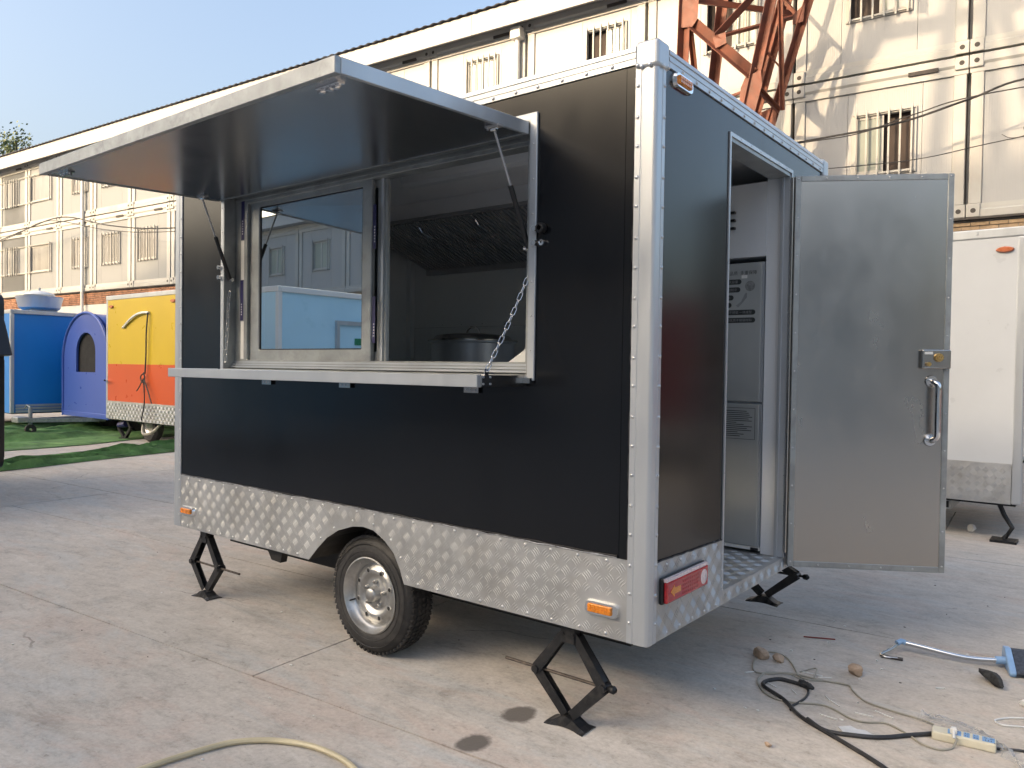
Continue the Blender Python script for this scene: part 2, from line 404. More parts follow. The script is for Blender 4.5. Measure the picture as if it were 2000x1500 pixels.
def net_mat():
    m, nt, b = newmat('green_shade_net')
    p = pos(nt)
    c = ramp(nt, noise(nt, p, 3, 7, .65), [(.3, (.045,.11,.035)), (.55, (.10,.215,.065)), (.8, (.21,.33,.13))])
    d = ramp(nt, noise(nt, mapping(nt, p, (1,1,1), (0,0,0), (5,5,5)), 1.3, 6, .6), [(.55, (0,0,0)), (.75, (.7,.7,.7))])
    c = mixc(nt, d, c, (.13,.17,.12))
    fold_tone = ramp(nt, noise(nt, mapping(nt, p, (5,.45,1), (0,0,R(8))), 1.0, 5, .6, .4), [(.36, (.42,.42,.42)), (.47, (1,1,1)), (.58, (1.1,1.1,1.1)), (.66, (1.9,1.75,1.7))])  # worn paler fold backs, plus crease shade painted in as dark bands
    c = mixc(nt, 1.0, c, fold_tone, 'MULTIPLY')
    nt.links.new(c, b.inputs['Base Color']); b.inputs['Roughness'].default_value = .9
    bump(nt, b, noise(nt, p, 45, 4), .5, .01); return m
M['net'] = net_mat()
def leaf_mat():
    m, nt, b = newmat('leaves')
    oi = nt.nodes.new('ShaderNodeNewGeometry')
    c = ramp(nt, oi.outputs['Random Per Island'], [(0, (.045,.075,.025)), (.6, (.085,.12,.04)), (1, (.13,.16,.06))])
    nt.links.new(c, b.inputs['Base Color']); b.inputs['Roughness'].default_value = .55; return m
M['leaf'] = leaf_mat()
M['bark'] = pm('bark', (.12,.09,.07), .9, 0, .3, 8, .5, 20)

# ------------------------------------------------------------ ground and slabs
FR = R(4.09)                                     # the yard grid and the long buildings are turned by this
FM = Matrix.Rotation(FR, 4, 'Z')
g = MB().add([(-400,-400,-.035),(400,-400,-.035),(400,400,-.035),(-400,400,-.035)], [(0,1,2,3)])
ground = g.build('ground', M['earth']); tag(ground, kind='structure')
def slab(u0, u1, v0, v1):
    gap = .0045; pts = []
    def edge(a, b, n):
        for k in range(n):
            t = k/n; j = random.uniform(-.0028, .0028) if k else 0
            d = (b-a).normalized(); nn = Vector((-d.y, d.x)); pts.append(a.lerp(b, t) + nn*j)
    c = [Vector((u0+gap, v0+gap)), Vector((u1-gap, v0+gap)), Vector((u1-gap, v1-gap)), Vector((u0+gap, v1-gap))]
    near = u1 > -9 and u0 < 3 and v1 > -3 and v0 < 7
    n = 26 if near else 3
    for i in range(4): edge(c[i], c[(i+1) % 4], n)
    z = random.uniform(-.0012, .0)
    m = MB().prism(pts, 'z', -.03, z).xf(FM)
    return m.build('concrete_slab', M['concrete'], ground)
rows = [-.31 + 2.27*k for k in range(-6, 7)]
for i in range(len(rows)-1):
    u = -40 + random.uniform(0, 4)
    cuts = [u]
    while cuts[-1] < 12: cuts.append(cuts[-1] + random.uniform(4.2, 5.2))
    v0, v1 = rows[i], rows[i+1]
    if abs(v0+.31) < .01: cuts = [-40,-35,-30,-25,-20,-15.5,-11.3,-7.0,-1.75,1.95,6.2,11,16]
    if abs(v0+2.58) < .01: cuts = [-40,-35,-30,-25,-20,-15,-10,-5.2,2.4,7,12]
    if abs(v0-1.96) < .01: cuts = [-40,-35.5,-30.5,-25.5,-20.5,-16,-12.1,-8.2,-4.1,2.7,7.2,12]
    for a, b in zip(cuts, cuts[1:]):
        if abs(v0+.31) < .01 and abs(a+7) < .01:
            slab(a, b, v0, .96); slab(a, b, .96, v1)
        else: slab(a, b, v0, v1)

# ------------------------------------------------------------ container buildings
def pipe(b, u, z0, z1, hop=True):
    m = MB().cyl((u,-.10,z0), (u,-.10,z1), .055, 12)
    o = m.build('downpipe', M['pvc'], b, smooth=True, local=True)
    if hop:
        MB().box(u-.13, u+.13, -.22, -.012, z1-.02, z1+.22).build('hopper', M['pvc'], o, bevel=.02, local=True)
    for z in (z0+.6, (z0+z1)/2+.3):
        MB().cyl((u,-.10,z-.02), (u,-.10,z+.02), .066, 12).build('pipe_clip', M['pvc'], o, local=True)

def window(b, u0, u1, z0, z1, style, nb, openside=None):
    fr = MB().ring('y', -.035, .06, (u0, u1, z0, z1), (u0+.055, u1-.055, z0+.06, z1-.055))
    o = fr.build('window', M['cream'], b, bevel=.006, local=True, seg=1)
    um = (u0+u1)/2
    for k, (a, c) in enumerate(((u0+.055, um+.0), (um+.0, u1-.055))):
        if openside == k:
            MB().box(a, c, .10, .12, z0+.06, z1-.055).build('opening_shade', M['room_shade'], o, local=True)  # dark sheet painted as the unlit room behind the open half
        else:
            s = MB().ring('y', .0+.012*k, .03+.012*k, (a+.001, c-.001, z0+.061, z1-.056), (a+.04, c-.04, z0+.10, z1-.095))
            so = s.build('sash', M['cream'], o, local=True)
            MB().box(a+.04, c-.04, .014+.012*k, .02+.012*k, z0+.10, z1-.095).build('pane', M['curtain' if style == 'w' else 'pane_tint'], o, local=True)
    for k in range(nb):
        u = u0 + .07 + (u1-u0-.14)*k/(nb-1)
        MB().box(u-.014, u+.014, -.085, -.060, z0-.03, z1+.03).build('bar', M['cream'], o, local=True)
    for z in (z0+.02, z1-.03):
        MB().box(u0+.03, u1-.03, -.0598, -.0355, z, z+.02).build('bar_rail', M['cream'], o, local=True)

def container(b, u0, u1, z0, z1, style, win, detail=True, openside=None, nb=6):
    top, bot = .27, .21
    P = M['cw' if style == 'w' else 'cg']
    cw = .175
    for (a, c) in ((u0+.03, u0+.03+cw), (u1-.03-cw, u1-.03)):
        MB().box(a, c, -.03, .12, z0+bot, z1-top).build('column', M['cream'], b, bevel=.012 if detail else 0, local=True)
    MB().prism([(-.05, z0), (.12, z0), (.12, z0+bot), (-.035, z0+bot), (-.035, z0+bot*.62), (-.055, z0+bot*.5)], 'x', u0+.01, u1-.01).build('bottom_beam', M['cream'], b, local=True)
    MB().prism([(-.05, z1), (.12, z1), (.12, z1-top), (-.035, z1-top), (-.035, z1-top*.6), (-.06, z1-top*.45)], 'x', u0+.01, u1-.01).build('top_beam', M['cream'], b, local=True)
    a, c = u0+.03+cw, u1-.03-cw
    zb, zt = z0+bot, z1-top
    if win is None:
        for k in range(3):
            p, q = a+(c-a)*k/3, a+(c-a)*(k+1)/3
            MB().box(p+.003, q-.003, 0, .06, zb, zt).build('wall_panel', P, b, local=True)
    else:
        w0, w1, wz0, wz1 = win
        pa, pc = min(max(a+.02, w0-.07), w0), max(min(c-.02, w1+.07), w1)
        for (p, q) in ((a, pa), (pc, c)):
            if q-p > .03: MB().box(p+.003, q-.003, 0, .06, zb, zt).build('wall_panel', P, b, local=True)
        MB().ring('y', 0, .06, (pa+.003, pc-.003, zb, zt), (w0+.01, w1-.01, wz0+.01, wz1-.01)).build('wall_panel', P, b, local=True)
        window(b, w0, w1, wz0, wz1, style, nb if detail else 2, openside)
    MB().box(u0+.02, u1-.02, .13, .16, z0, z1).build('backing', M['room_shade'], b, local=True)
    if detail:
        for uu, zz in ((u0+.10, z0+.10), (u1-.10, z0+.10), (u0+.10, z1-.10), (u1-.10, z1-.10)):
            MB().box(uu-.095, uu+.095, -.068, -.0, zz-.10+.0, zz+.10).build('corner_fitting', M['cream'], b, bevel=.01, local=True, seg=1)
            MB().cyl((uu,-.0705,zz), (uu,-.066,zz), .038, 12).build('hole_shade_disc', M['dark_gap'], b, local=True)  # flat dark disc painted as the shade inside the hole
        MB().box(u1-.85, u1-.42, -.0665, -.04, z1-.17, z1-.11).build('vent_slot', M['dark_gap'], b, local=True)

ORG = Vector((.289, 11.558, 0))
BL = thing('container_building', ORG, 'two storeys of cream container modules on a brick base behind the trailers, with barred windows', 'building', FR)
bounds = [-38.3,-36,-33.7,-31.4,-29.05,-26.75,-24.4,-22.2,-19.8,-17.2,-14.6,-11.84,-9.18,-6.40,-3.60,-.95,1.75]
wins = {-36:(-35.6,-34.5), -33.7:(-33.2,-32.1), -31.4:(-37.34,-29.6), -29.05:(-28.15,-27.1), -26.75:(-26.2,-25.05), -24.4:(-24.05,-22.95),
        -22.2:(-21.6,-20.55), -19.8:(-19.2,-18.2), -17.2:(-16.4,-15.4), -14.6:(-13.7,-12.75), -11.84:(-10.83,-9.91), -9.18:(-7.77,-6.82), -6.40:(-5.25,-4.2), -3.60:(-2.64,-1.66),
        -.95:(.55,1.5), 1.75:(3.0,4.0), 4.45:(5.4,6.4), -38.3:(-37.6,-36.6)}
for a, c in zip(bounds, bounds[1:]):
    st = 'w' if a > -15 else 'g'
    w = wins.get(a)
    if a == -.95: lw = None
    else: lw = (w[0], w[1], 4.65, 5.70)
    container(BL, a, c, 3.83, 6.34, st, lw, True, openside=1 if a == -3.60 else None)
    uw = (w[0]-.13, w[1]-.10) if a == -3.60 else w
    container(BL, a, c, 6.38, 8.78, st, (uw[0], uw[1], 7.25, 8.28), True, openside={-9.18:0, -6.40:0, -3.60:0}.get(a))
fu = -38.4
while fu < 1.5:
    MB().box(fu+.004, min(fu+5.6, 1.9)-.004, -.38, -.34, 8.66, 9.10).build('fascia', M['fascia'], BL, local=True); fu += 5.6
MB().box(-38.4, 1.9, -.339, .2, 8.785, 8.80).build('soffit', M['soffit'], BL, local=True)
rf = MB(); N = 46*14
for i in range(N+1):
    u = -38.5 + 40.6*i/N; dz = .022*(1 if (i % 4) in (1, 2) else 0)
    rf.v += [Vector((u, -.46, 9.115+dz)), Vector((u, 3.2, 9.75+dz)), Vector((u, 6.8, 9.115+dz))]
for i in range(N):
    rf.f += [(3*i, 3*i+3, 3*i+4, 3*i+1), (3*i+1, 3*i+4, 3*i+5, 3*i+2)]
rf.build('roof', M['roofmetal'], BL, local=True)
MB().box(-38.3, 1.76, .17, 6.4, 3.8, 9.05).build('rear_body', M['fascia'], BL, local=True)
pipe(BL, -9.36, 3.6, 8.45); pipe(BL, -27.3, 1.2, 8.45); pass
wall = MB().box(-38.3, 1.76, .02, 6.4, -.02, 3.36).build('base_wall', M['whitewash'], BL, local=True)
MB().box(-38.3, 1.76, .03, 6.4, 3.36, 3.80).build('mortar_band', M['mortar'], BL, local=True)
MB().box(-38.3, 1.76, -.08, 6.4, 3.795, 3.829).build('ledge', M['dark_gap'], BL, local=True)
# bricks: the ones right of the open door one by one, the long far band as one mass
bme = {}
def brick_mesh(l, key):
    if key not in bme:
        bme[key] = MB().box(-l/2, l/2, -.02, .03, -.026, .026).mesh('brick', M['brick_l'])
    return bme[key]
far = MB()
for k in range(6):
    z = 3.40 + k*.066
    off = 0 if k % 2 == 0 else .125
    u = -1.75 + off
    while u < 1.2:
        l = .238 if k % 3 else .238
        o = link('brick', brick_mesh(l, 'a'), wall, Matrix.Translation((u+.12, .012+random.uniform(-.006,.006), z)) @ Matrix.Rotation(random.uniform(-.01,.01), 4, 'Y'))
        u += .25
    u = -38.2 + off
    while u < -2.0 + off:
        j = random.uniform(-.006, .006)
        far.box(u, u+.236, -.006+j, .03, z-.026, z+.026); u += .25
fo = far.build('brick_course', M['brick_r'], wall, local=True); tag(fo, kind='stuff')

# the building across the yard, behind the camera (it shades the yard and shows in the window glass)
OPP = Vector((-3.0, -13.6, 0))
BO = thing('container_building', OPP, 'cream container building across the yard, seen only as a reflection in the serving window', 'building', math.pi+FR-R(1.4))
uu = -22.0
while uu < 36:
    for (z0, z1, wz) in ((3.83, 6.34, 4.65),):
        container(BO, uu, uu+2.72, z0, z1, 'w', (uu+.9, uu+1.9, wz, wz+1.05), False)
    uu += 2.72
MB().box(-22.1, 37.3, -.38, .17, 6.35, 6.75).build('fascia', M['fascia'], BO, local=True)
MB().box(-22.1, 37.3, .171, 6.4, 3.8, 6.75).build('rear_body', M['fascia'], BO, local=True)
MB().prism([(-.45, 6.76), (3.2, 7.3), (6.8, 6.76)], 'x', -22.3, 37.5).build('roof', M['roofmetal'], BO, local=True)
wo_ = MB().box(-22, 37.2, .02, 6.4, -.02, 3.3).build('base_wall', M['whitewash'], BO, local=True)
MB().box(-22, 37.2, .03, 6.4, 3.3, 3.829).build('mortar_band', M['mortar'], BO, local=True)
fb = MB()
for k in range(7):
    u = -10 + (.125 if k % 2 else 0)
    while u < 26: fb.box(u, u+.236, -.004, .035, 3.35+k*.066-.026, 3.35+k*.066+.026); u += .25
tag(fb.build('brick_course', M['brick_l'], wo_, local=True), kind='stuff')

# unseen tall block added farther back for its shadow, which covers the yard and ends across the container building
TB = thing('shading_block', ORG + FM @ Vector((-35, -53.5, 0)), 'tall pale block added unseen far behind the camera to shade the yard', 'building', FR)
HB = 4.85 + 60*math.tan(R(SUN_EL))
MB().prism([(-32,0), (52,0), (52,HB+.2), (5,HB-.1), (-14,HB+.15), (-17,HB-.9), (-32,HB-1.7)], 'y', -12, 0).build('wall', M['whitewash'], TB, local=True)
for i in range(24):
    for j in range(7):
        x = -30+i*3.4; z = 1.6+j*2.95
        if z < HB-4: MB().ring('y', .0, .05, (x,x+1.5,z,z+1.5), (x+.08,x+1.42,z+.08,z+1.42)).box(x+.08,x+1.42,.005,.02,z+.08,z+1.42).build('window', M['pane_tint'], TB, local=True)

# ------------------------------------------------------------ gantry crane
GC = thing('gantry_crane', ORG + FM @ Vector((-3.6, -3.0, 0)), 'rust red lattice gantry crane leg rising behind the black trailer', 'crane', FR)
def U(s, z, D): return FM @ Vector((s, D-14.03, z)) + ORG
def angle_bar(name, a, b, w, t=.012, flip=1):
    a = Vector(a); b = Vector(b); d = (b-a).normalized(); w = w*.78
    s1 = d.cross(Vector((.3,1,.1))).normalized(); s2 = d.cross(s1).normalized()*flip
    m = MB()
    m.obox((a+b)/2 + s1*w/2, d, s1, s2, (b-a).length/2, w/2, t/2)
    m.obox((a+b)/2 + s2*w/2, d, s1, s2, (b-a).length/2, t/2, w/2)
    return m.build(name, M['rust'], GC)
def sc(s, z, D, D0=11.): # keep the sight line when a point is moved from depth D0 to D
    D = 12.0+(D-10.4)*.85
    return U(s*D/D0, 1.39+(z-1.39)*D/D0, D)
def mem(a, b, w, Da=11., Db=11., n='lattice_bar'): return angle_bar(n, sc(*a, Da), sc(*b, Db), w)
def ext(a, b, z):  # extend the line a-b (s,z) to height z
    t = (z-a[1])/(b[1]-a[1]); return (a[0]+(b[0]-a[0])*t, z)
# chords, continued down to the ground behind the trailer and up out of view
lc = ((-3.15,6.64), (-3.38,5.50)); rc = ((-2.66,6.43), (-3.13,4.85))
for (a, b, w, D) in ((lc[0], lc[1], .15, 10.7), (rc[0], rc[1], .13, 11.5), ((-2.93,6.5), (-3.33,5.0), .11, 11.9), ((-3.02,6.55), (-3.36,5.2), .09, 11.2)):
    angle_bar('chord', sc(*ext(a, b, 8.4), D), sc(*ext(a, b, 4.6), D), w)
mem((-4.42,6.95), (-4.47,4.9), .17, 10.5, 10.5, 'post'); mem((-4.35,6.55), (-4.15,5.0), .085, 10.6, 11.3)
mem((-3.83,6.95), (-4.02,5.0), .16, 11.2, 11.2, 'post')
mem((-4.30,6.80), (-2.78,6.22), .12, 10.5, 12.0); mem((-3.89,6.19), (-2.78,6.22), .10, 10.6, 11.6)
mem((-3.92,6.17), (-3.25,6.74), .17, 10.6, 11.2); mem((-4.30,6.45), (-3.42,5.55), .19, 10.5, 10.7)
mem((-2.80,6.30), (-3.30,6.95), .08, 11.6, 11.6); mem((-3.05,6.9), (-2.98,5.0), .07, 11.0, 11.4)
mem((-3.32,6.0), (-2.98,5.55), .02, 11, 11.3); mem((-3.38,5.45), (-3.22,5.2), .02, 11, 11.3); mem((-3.30,5.35), (-3.02,5.0), .08, 10.9, 11.4)
mem((-3.24,5.9), (-3.1,5.7), .02, 11, 11.3); mem((-3.75,5.3), (-3.42,5.35), .06, 11.3, 11.1)
def gusset(pts, D, n='gusset_plate'):
    P = [sc(*p, D) for p in pts]; Q = [sc(*p, D+.03) for p in pts]; k = len(P)
    m = MB().add(P+Q, [tuple(range(k)), tuple(range(k, 2*k))[::-1]] + [(i, (i+1) % k, k+(i+1) % k, k+i) for i in range(k)])
    return m.build(n, M['rust'], GC)
gusset([(-4.47,6.95), (-4.20,6.95), (-4.22,6.55), (-4.30,6.45), (-4.49,6.48)], 10.42)
gusset([(-3.50,5.55), (-3.28,5.62), (-3.26,5.40), (-3.38,4.95), (-3.60,4.95), (-3.56,5.42)], 10.62)
gusset([(-3.28,5.02), (-3.04,5.08), (-3.08,4.6), (-3.36,4.6)], 11.42)
gusset([(-3.99,6.24), (-3.80,6.26), (-3.78,6.10), (-3.94,6.06)], 10.52)
gusset([(-2.86,6.28), (-2.70,6.40), (-2.72,6.16), (-2.86,6.14)], 11.4)
# lower legs to the ground, hidden by the trailer from the camera
for (s0, z0, D, s1) in ((-3.40,5.0,10.7,-3.55), (-3.18,4.9,11.5,-3.35), (-4.46,5.2,10.5,-4.5), (-4.0,5.2,11.2,-4.05)):
    D2 = 12.0+(D-10.4)*.85; angle_bar('leg', sc(s0, z0, D), U(s1*D2/11, .1, D2), .16)
MB().obox(U(-4.5,.12,12.5), FM @ Vector((1,0,0)), FM @ Vector((0,1,0)), (0,0,1), .8, .75, .12).build('bogie', M['rust'], GC)
# upper mast, girder over the yard and the far leg whose shadow falls on the building
for (s, D) in ((-5.1,12.0), (-2.6,12.0), (-5.1,13.3), (-2.6,13.3)):
    angle_bar('mast_chord', U(s, 7.9, D), U(s, 16.8, D), .16)
for k in range(5):
    z = 8.9+k*1.6
    for D in (12.0, 13.3):
        angle_bar('mast_brace', U(-5.1, z, D), U(-2.6, z+1.5, D), .10); angle_bar('mast_brace', U(-5.1, z, D), U(-2.6, z, D), .10)
G0, G1 = U(-3.4,17.0,13.0), U(-10.9,17.0,-5.2)
for dz in (0, 1.3): angle_bar('girder_chord', G0+Vector((0,0,dz)), G1+Vector((0,0,dz)), .22)
for k in range(14):
    a = G0.lerp(G1, k/14); b = G0.lerp(G1, (k+1)/14); up = Vector((0,0,1.3))
    angle_bar('girder_brace', a + (up if k % 2 else up*0), b + (up*0 if k % 2 else up), .12)
DB = 3.0; HS = (14.03-DB)/math.cos(R(27)); SH = HS*math.sin(R(27)); RZ = HS*math.tan(R(SUN_EL))
def B(s, z): return U(s-SH, z+RZ, DB)
LF = thing('shadow_frame', B(-1.8, 6.0), 'rust red lattice frame added above the picture to cast shadows on the building', 'shadow frame', FR)  # unseen frame, added to cast lattice shadows on the container building
_gc = GC; GC = LF
for (a, b, w) in (((-.95,8.3), (-.10,5.0), .20), ((-2.10,7.6), (-3.24,5.29), .30), 
                  ((-2.6,6.93), (-.55,6.90), .24), ((-.66,6.98), (.4,8.0), .20), ((-.5,6.9), (.5,7.3), .16), ((-.35,6.4), (.5,6.8), .16), ((-.95,8.3), (-2.1,7.6), .2)):
    angle_bar('frame_bar', B(*a), B(*b), w)
for (s_, z_) in ((-2.1,7.6), (-.95,8.3), (.4,8.0)):
    MB().cyl(B(s_, z_), G0.lerp(G1, .53), .02, 6).build('hoist_rope', M['cable'], LF)
GC = _gc
for ds in (-1.4, 1.4): angle_bar('far_leg', G1, Vector((*U(-10.9+ds, 0, -5.2)[:2], .05)), .3)

# ------------------------------------------------------------ overhead cables, tree
def wire3(name, pts, r, label):
    m = MB().tube(spline(pts, 8), r, 6)
    o = m.build(name, M['cable'], smooth=True); return tag(o, label, 'cable')
wire3('overhead_cable', [U(-5.2,5.05,13.2), U(-3.4,5.15,13.2), U(-1.9,5.22,13.2), U(-.9,5.42,13.2), U(0,5.60,13.2), U(2.5,5.5,13.2)], .016, 'thick black cable sagging across the barred window above the open door')
wire3('overhead_cable', [U(-5.2,5.03,13.15), U(-3.4,5.12,13.15), U(-2.4,5.14,13.15), U(-1.6,5.31,13.15), U(-.6,5.45,13.15), U(2.5,5.46,13.15)], .009, 'thin black cable twined along the thick one above the open door')
wire3('overhead_cable', [U(-5,4.75,13.2), U(-3.2,4.68,13.2), U(-1.6,4.64,13.2), U(-.4,4.76,13.2), U(2.5,5.0,13.2)], .007, 'thin dark cable low across the window, just above the open door top')
wire3('overhead_cable', [U(-38,5.35,13.1), U(-34,5.5,13.1), U(-30,5.95,13.1), U(-27,6.2,13.1), U(-24,5.65,13.1), U(-21,5.3,13.1), U(-16,5.1,13.1)], .020, 'black cable sagging in a peak across the grey panelled end of the building')
wire3('overhead_cable', [U(-38,5.25,13.0), U(-34,5.38,13.0), U(-30,5.85,13.0), U(-27.6,6.12,13.0), U(-24,5.5,13.0), U(-21,5.18,13.0), U(-16,5.0,13.0)], .012, 'thinner black cable just below the peaked one on the grey panelled end')
m = MB().tube(spline([U(.02,5.5,13.98), U(-.05,5.3,13.98), U(-.12,5.38,13.98), U(-.10,5.2,13.98), U(-.22,5.12,13.98), U(-.20,5.0,13.98), U(-.38,4.98,13.98), U(-.5,5.05,13.98)], 6), .005, 5)
tag(m.build('curled_wire', M['cable']), 'loose curly wire dangling on the panel at the upper right', 'wire')

def tree(loc, h):
    t = thing('poplar_tree', loc, 'green poplar tree top showing above the roof at far left', 'tree')
    L = Vector(loc)
    tr = MB().tube([L, L+Vector((.1,0,h*.4)), L+Vector((0,.1,h*.75)), L+Vector((.05,0,h*.97))], [.22,.15,.08,.02], 10)
    tk = tr.build('trunk', M['bark'], t, smooth=True)
    lv = MB(); lim = MB()
    rnd = random.Random(3)
    for k in range(90):
        z = h*(.34+.64*rnd.random()**.8); a = rnd.uniform(0, 6.28); rr = .25+1.15*(1-(z/h))*1.8*rnd.random()+.25*rnd.random()
        c = L + Vector((math.cos(a)*rr, math.sin(a)*rr, z))
        lim.tube([L+Vector((0,0,z-rr*1.3)), c], [.03,.012], 5)
        for q in range(60):
            p = c + Vector((rnd.gauss(0,.20), rnd.gauss(0,.20), rnd.gauss(0,.30)))
            n1 = Vector((rnd.gauss(0,1), rnd.gauss(0,1), rnd.gauss(0,1))).normalized(); n2 = n1.orthogonal().normalized(); n3 = n1.cross(n2)
            s = rnd.uniform(.05,.10)
            lv.add([p-n2*s, p+n3*s*.6, p+n2*s, p-n3*s*.6], [(0,1,2,3)])
    lim.build('branch', M['bark'], tk)
    tag(lv.build('crown', M['leaf'], t), kind='stuff')
tp = U(-41.5, 0, 18.0); tree((tp.x, tp.y, 0), 12.5)

# ------------------------------------------------------------ shared small parts
dome = MB().lathe([(0,.0052),(.0035,.0048),(.0062,.0032),(.0078,0),(.0080,-.001)], (0,0,0), 'z', 10, closed=False).mesh('rivet', M['rivet'], True)
def rivet(parent, p, n, s=1.0):
    n = Vector(n).normalized(); q = n.to_track_quat('Z', 'Y').to_matrix().to_4x4()
    L = root_matrix(parent).inverted() @ Matrix.Translation(p) @ q @ Matrix.Diagonal((s, s, s, 1))
    return link('rivet', dome, parent, L)
def rivets(parent, a, b, n, nrm, s=1.0, jit=.004):
    a = Vector(a); b = Vector(b)
    for i in range(n):
        p = a.lerp(b, (i+.5)/n) + (b-a).normalized()*random.uniform(-jit, jit)
        rivet(parent, p, nrm, s)
def tread(mb, o, u, v, n, W, H, keep=lambda a, b: True, cell=.05, nb=4, L=.019, w=.0031, h=.0011):
    o = Vector(o); u = Vector(u); v = Vector(v); n = Vector(n)
    for i in range(int(W/cell)+1):
        for j in range(int(H/cell)+1):
            a0 = (i+.5)*cell; b0 = (j+.5)*cell
            sg = 1 if (i+j) % 2 else -1
            dx, dy = math.cos(R(47))*sg, math.sin(R(47))
            px, py = -dy, dx
            for k in range(nb):
                t = (k-(nb-1)/2)*.0098
                a = a0+px*t; b = b0+py*t
                if not (.012 < a < W-.012 and .012 < b < H-.012) or not keep(a, b): continue
                def P(da, db, hh): return o + u*(a+da*dx+db*px) + v*(b+da*dy+db*py) + n*hh
                mb.add([P(-L,0,0), P(0,-w,0), P(L,0,0), P(0,w,0), P(-L*.45,0,h), P(L*.45,0,h)],
                       [(0,1,4), (1,5,4), (1,2,5), (2,3,5), (3,4,5), (3,0,4)])

# ------------------------------------------------------------ the black food trailer
T = thing('food_trailer', (-1.6, .98, 0), 'black food trailer with open serving hatch and open rear door, on scissor jacks', 'food trailer')
X0, X1, Y1, ZB, ZT = -3.2, 0., 1.97, .413, 2.49
# walls
sw = MB().ring('y', 0, .04, (-3.14, -.1175, .70, ZT), (-2.672, -.533, 1.358, 2.357)).build('side_wall', M['black'], T)
MB().box(-.1160, -.06, .0006, .04, .70, ZT).build('side_wall', M['black'], T)
rw = MB().prism([(.05,.68),(.6545,.68),(.6545,2.362),(1.0170,2.362),(1.0170,ZT),(.05,ZT)], 'x', -.04, 0).build('rear_wall', M['black'], T)
MB().prism([(1.92,.43),(1.92,ZT),(1.0190,ZT),(1.0190,2.362),(1.4055,2.362),(1.4055,.43)], 'x', -.04, -.0005).build('rear_wall', M['black'], T)
MB().box(-3.16, -.04, 1.93, 1.965, .42, ZT).build('far_wall', M['black'], T)
MB().box(-3.195, -3.16, .04, 1.93, .42, ZT).build('front_wall', M['black'], T)
MB().box(-3.19, -.005, .01, 1.96, ZT+.001, 2.512).build('roof', M['alu_dull'], T)
fl = MB().box(-3.15, -1.95, .045, 1.925, .43, .470).box(-1.9495, -1.1505, .275, 1.66, .43, .470).box(-1.15, -.004, .045, 1.925, .43, .470).build('floor', M['checker'], T)
tm = MB(); tread(tm, (-.62,.66,.470), (1,0,0), (0,1,0), (0,0,1), .61, .74, h=.0022, w=.0034)
tag(tm.build('tread_pattern', M['checker'], fl), kind='stuff')
MB().box(-3.0, -.2, .25, .33, .30, .41).build('chassis_rail', M['under'], T)
MB().box(-3.0, -.2, 1.62, 1.70, .30, .41).build('chassis_rail', M['under'], T)
MB().box(-3.13, -1.95, .06, 1.9, .412, .428).box(-1.9495,-1.1505,.275,1.66,.412,.428).box(-1.15,-.05,.06,1.9,.412,.428).build('underfloor', M['under'], T)
MB().cyl((-1.52,.12,.29), (-1.52,1.85,.29), .035, 14).build('axle', M['under'], T, smooth=True)
for xx in (-2.6,-2.1,-.95,-.5): MB().box(xx, xx+.05, .33, 1.62, .33, .405).build('cross_member', M['under'], T)
MB().prism([(-2.35,.40),(-2.2,.40),(-2.22,.33),(-2.3,.335)], 'y', .06, .10).build('bracket', M['under'], T)

# corner posts (folded aluminium, rounded outside)
def post(cx, cy, sx, sy, z0, z1):
    # sx, sy: direction from the corner into the walls
    w1, w2, t = .078, .062, .0055
    pts = [(w1, -t), (w1-.022, -t-.0008), (w1-.024, -t+.0012), (w1-.028, -t+.0012), (w1-.03, -t-.0008), (.009, -t)]
    pts += [(.009-.0145*math.sin(a), .009-.0145*math.cos(a)) for a in [R(d) for d in range(10, 90, 13)]]
    pts += [(-t, .009), (-t-.0008, w2-.03), (-t+.0012, w2-.028), (-t+.0012, w2-.024), (-t-.0008, w2-.022), (-t, w2), (-.0004, w2), (-.0004, .02), (.006, .004), (.02, -.0004), (w1, -.0004)]
    return MB().prism([(cx+sx*p[0], cy+sy*p[1]) for p in pts], 'z', z0, z1).build('corner_post', M['alu'], T)
pn = post(0, 0, -1, 1, ZB, 2.462); pl = post(X0, 0, 1, 1, ZB, 2.462); pr_ = post(0, Y1, -1, -1, ZB, 2.462); post(X0, Y1, 1, -1, ZB, 2.462)
# top rails
def rail_profile(): return [(0.0,2.466), (-.0065,2.466), (-.0065,2.486), (-.009,2.488), (-.009,2.499), (-.006,2.501), (-.006,2.508), (-.010,2.511), (-.008,2.526), (.004,2.533), (.03,2.533), (.03,2.514), (0,2.514)]
ra = MB().prism([(p[0]-.0003, p[1]) for p in rail_profile()], 'x', X0+.08, -.0785).build('top_rail', M['alu'], T)
rb = MB().prism([(-p[0]+.0003, p[1]) for p in rail_profile()], 'y', .081, Y1-.08).build('top_rail', M['alu'], T)
rc_ = MB().prism([(Y1-p[0], p[1]) for p in rail_profile()], 'x', X0+.08, -.0785).build('top_rail', M['alu'], T)
for (cx, cy) in ((0,0), (X0,0), (0,Y1), (X0,Y1)):
    sx = -1 if cx == 0 else 1; sy = 1 if cy == 0 else -1
    a, b = sorted((cx-sx*.012, cx+sx*.080)); c, d = sorted((cy-sy*.012, cy+sy*.080))
    MB().box(a, b, c, d, 2.444, 2.542).build('corner_cap', M['alu'], T, bevel=.014, seg=3)
for p in ((-.068,-.012,2.458), (-.052,-.012,2.452), (-.02,-.012,2.452)): rivet(T, p, (0,-1,0), 1.1)
for p in ((.012,.068,2.458), (.012,.030,2.452)): rivet(T, p, (1,0,0), 1.0)
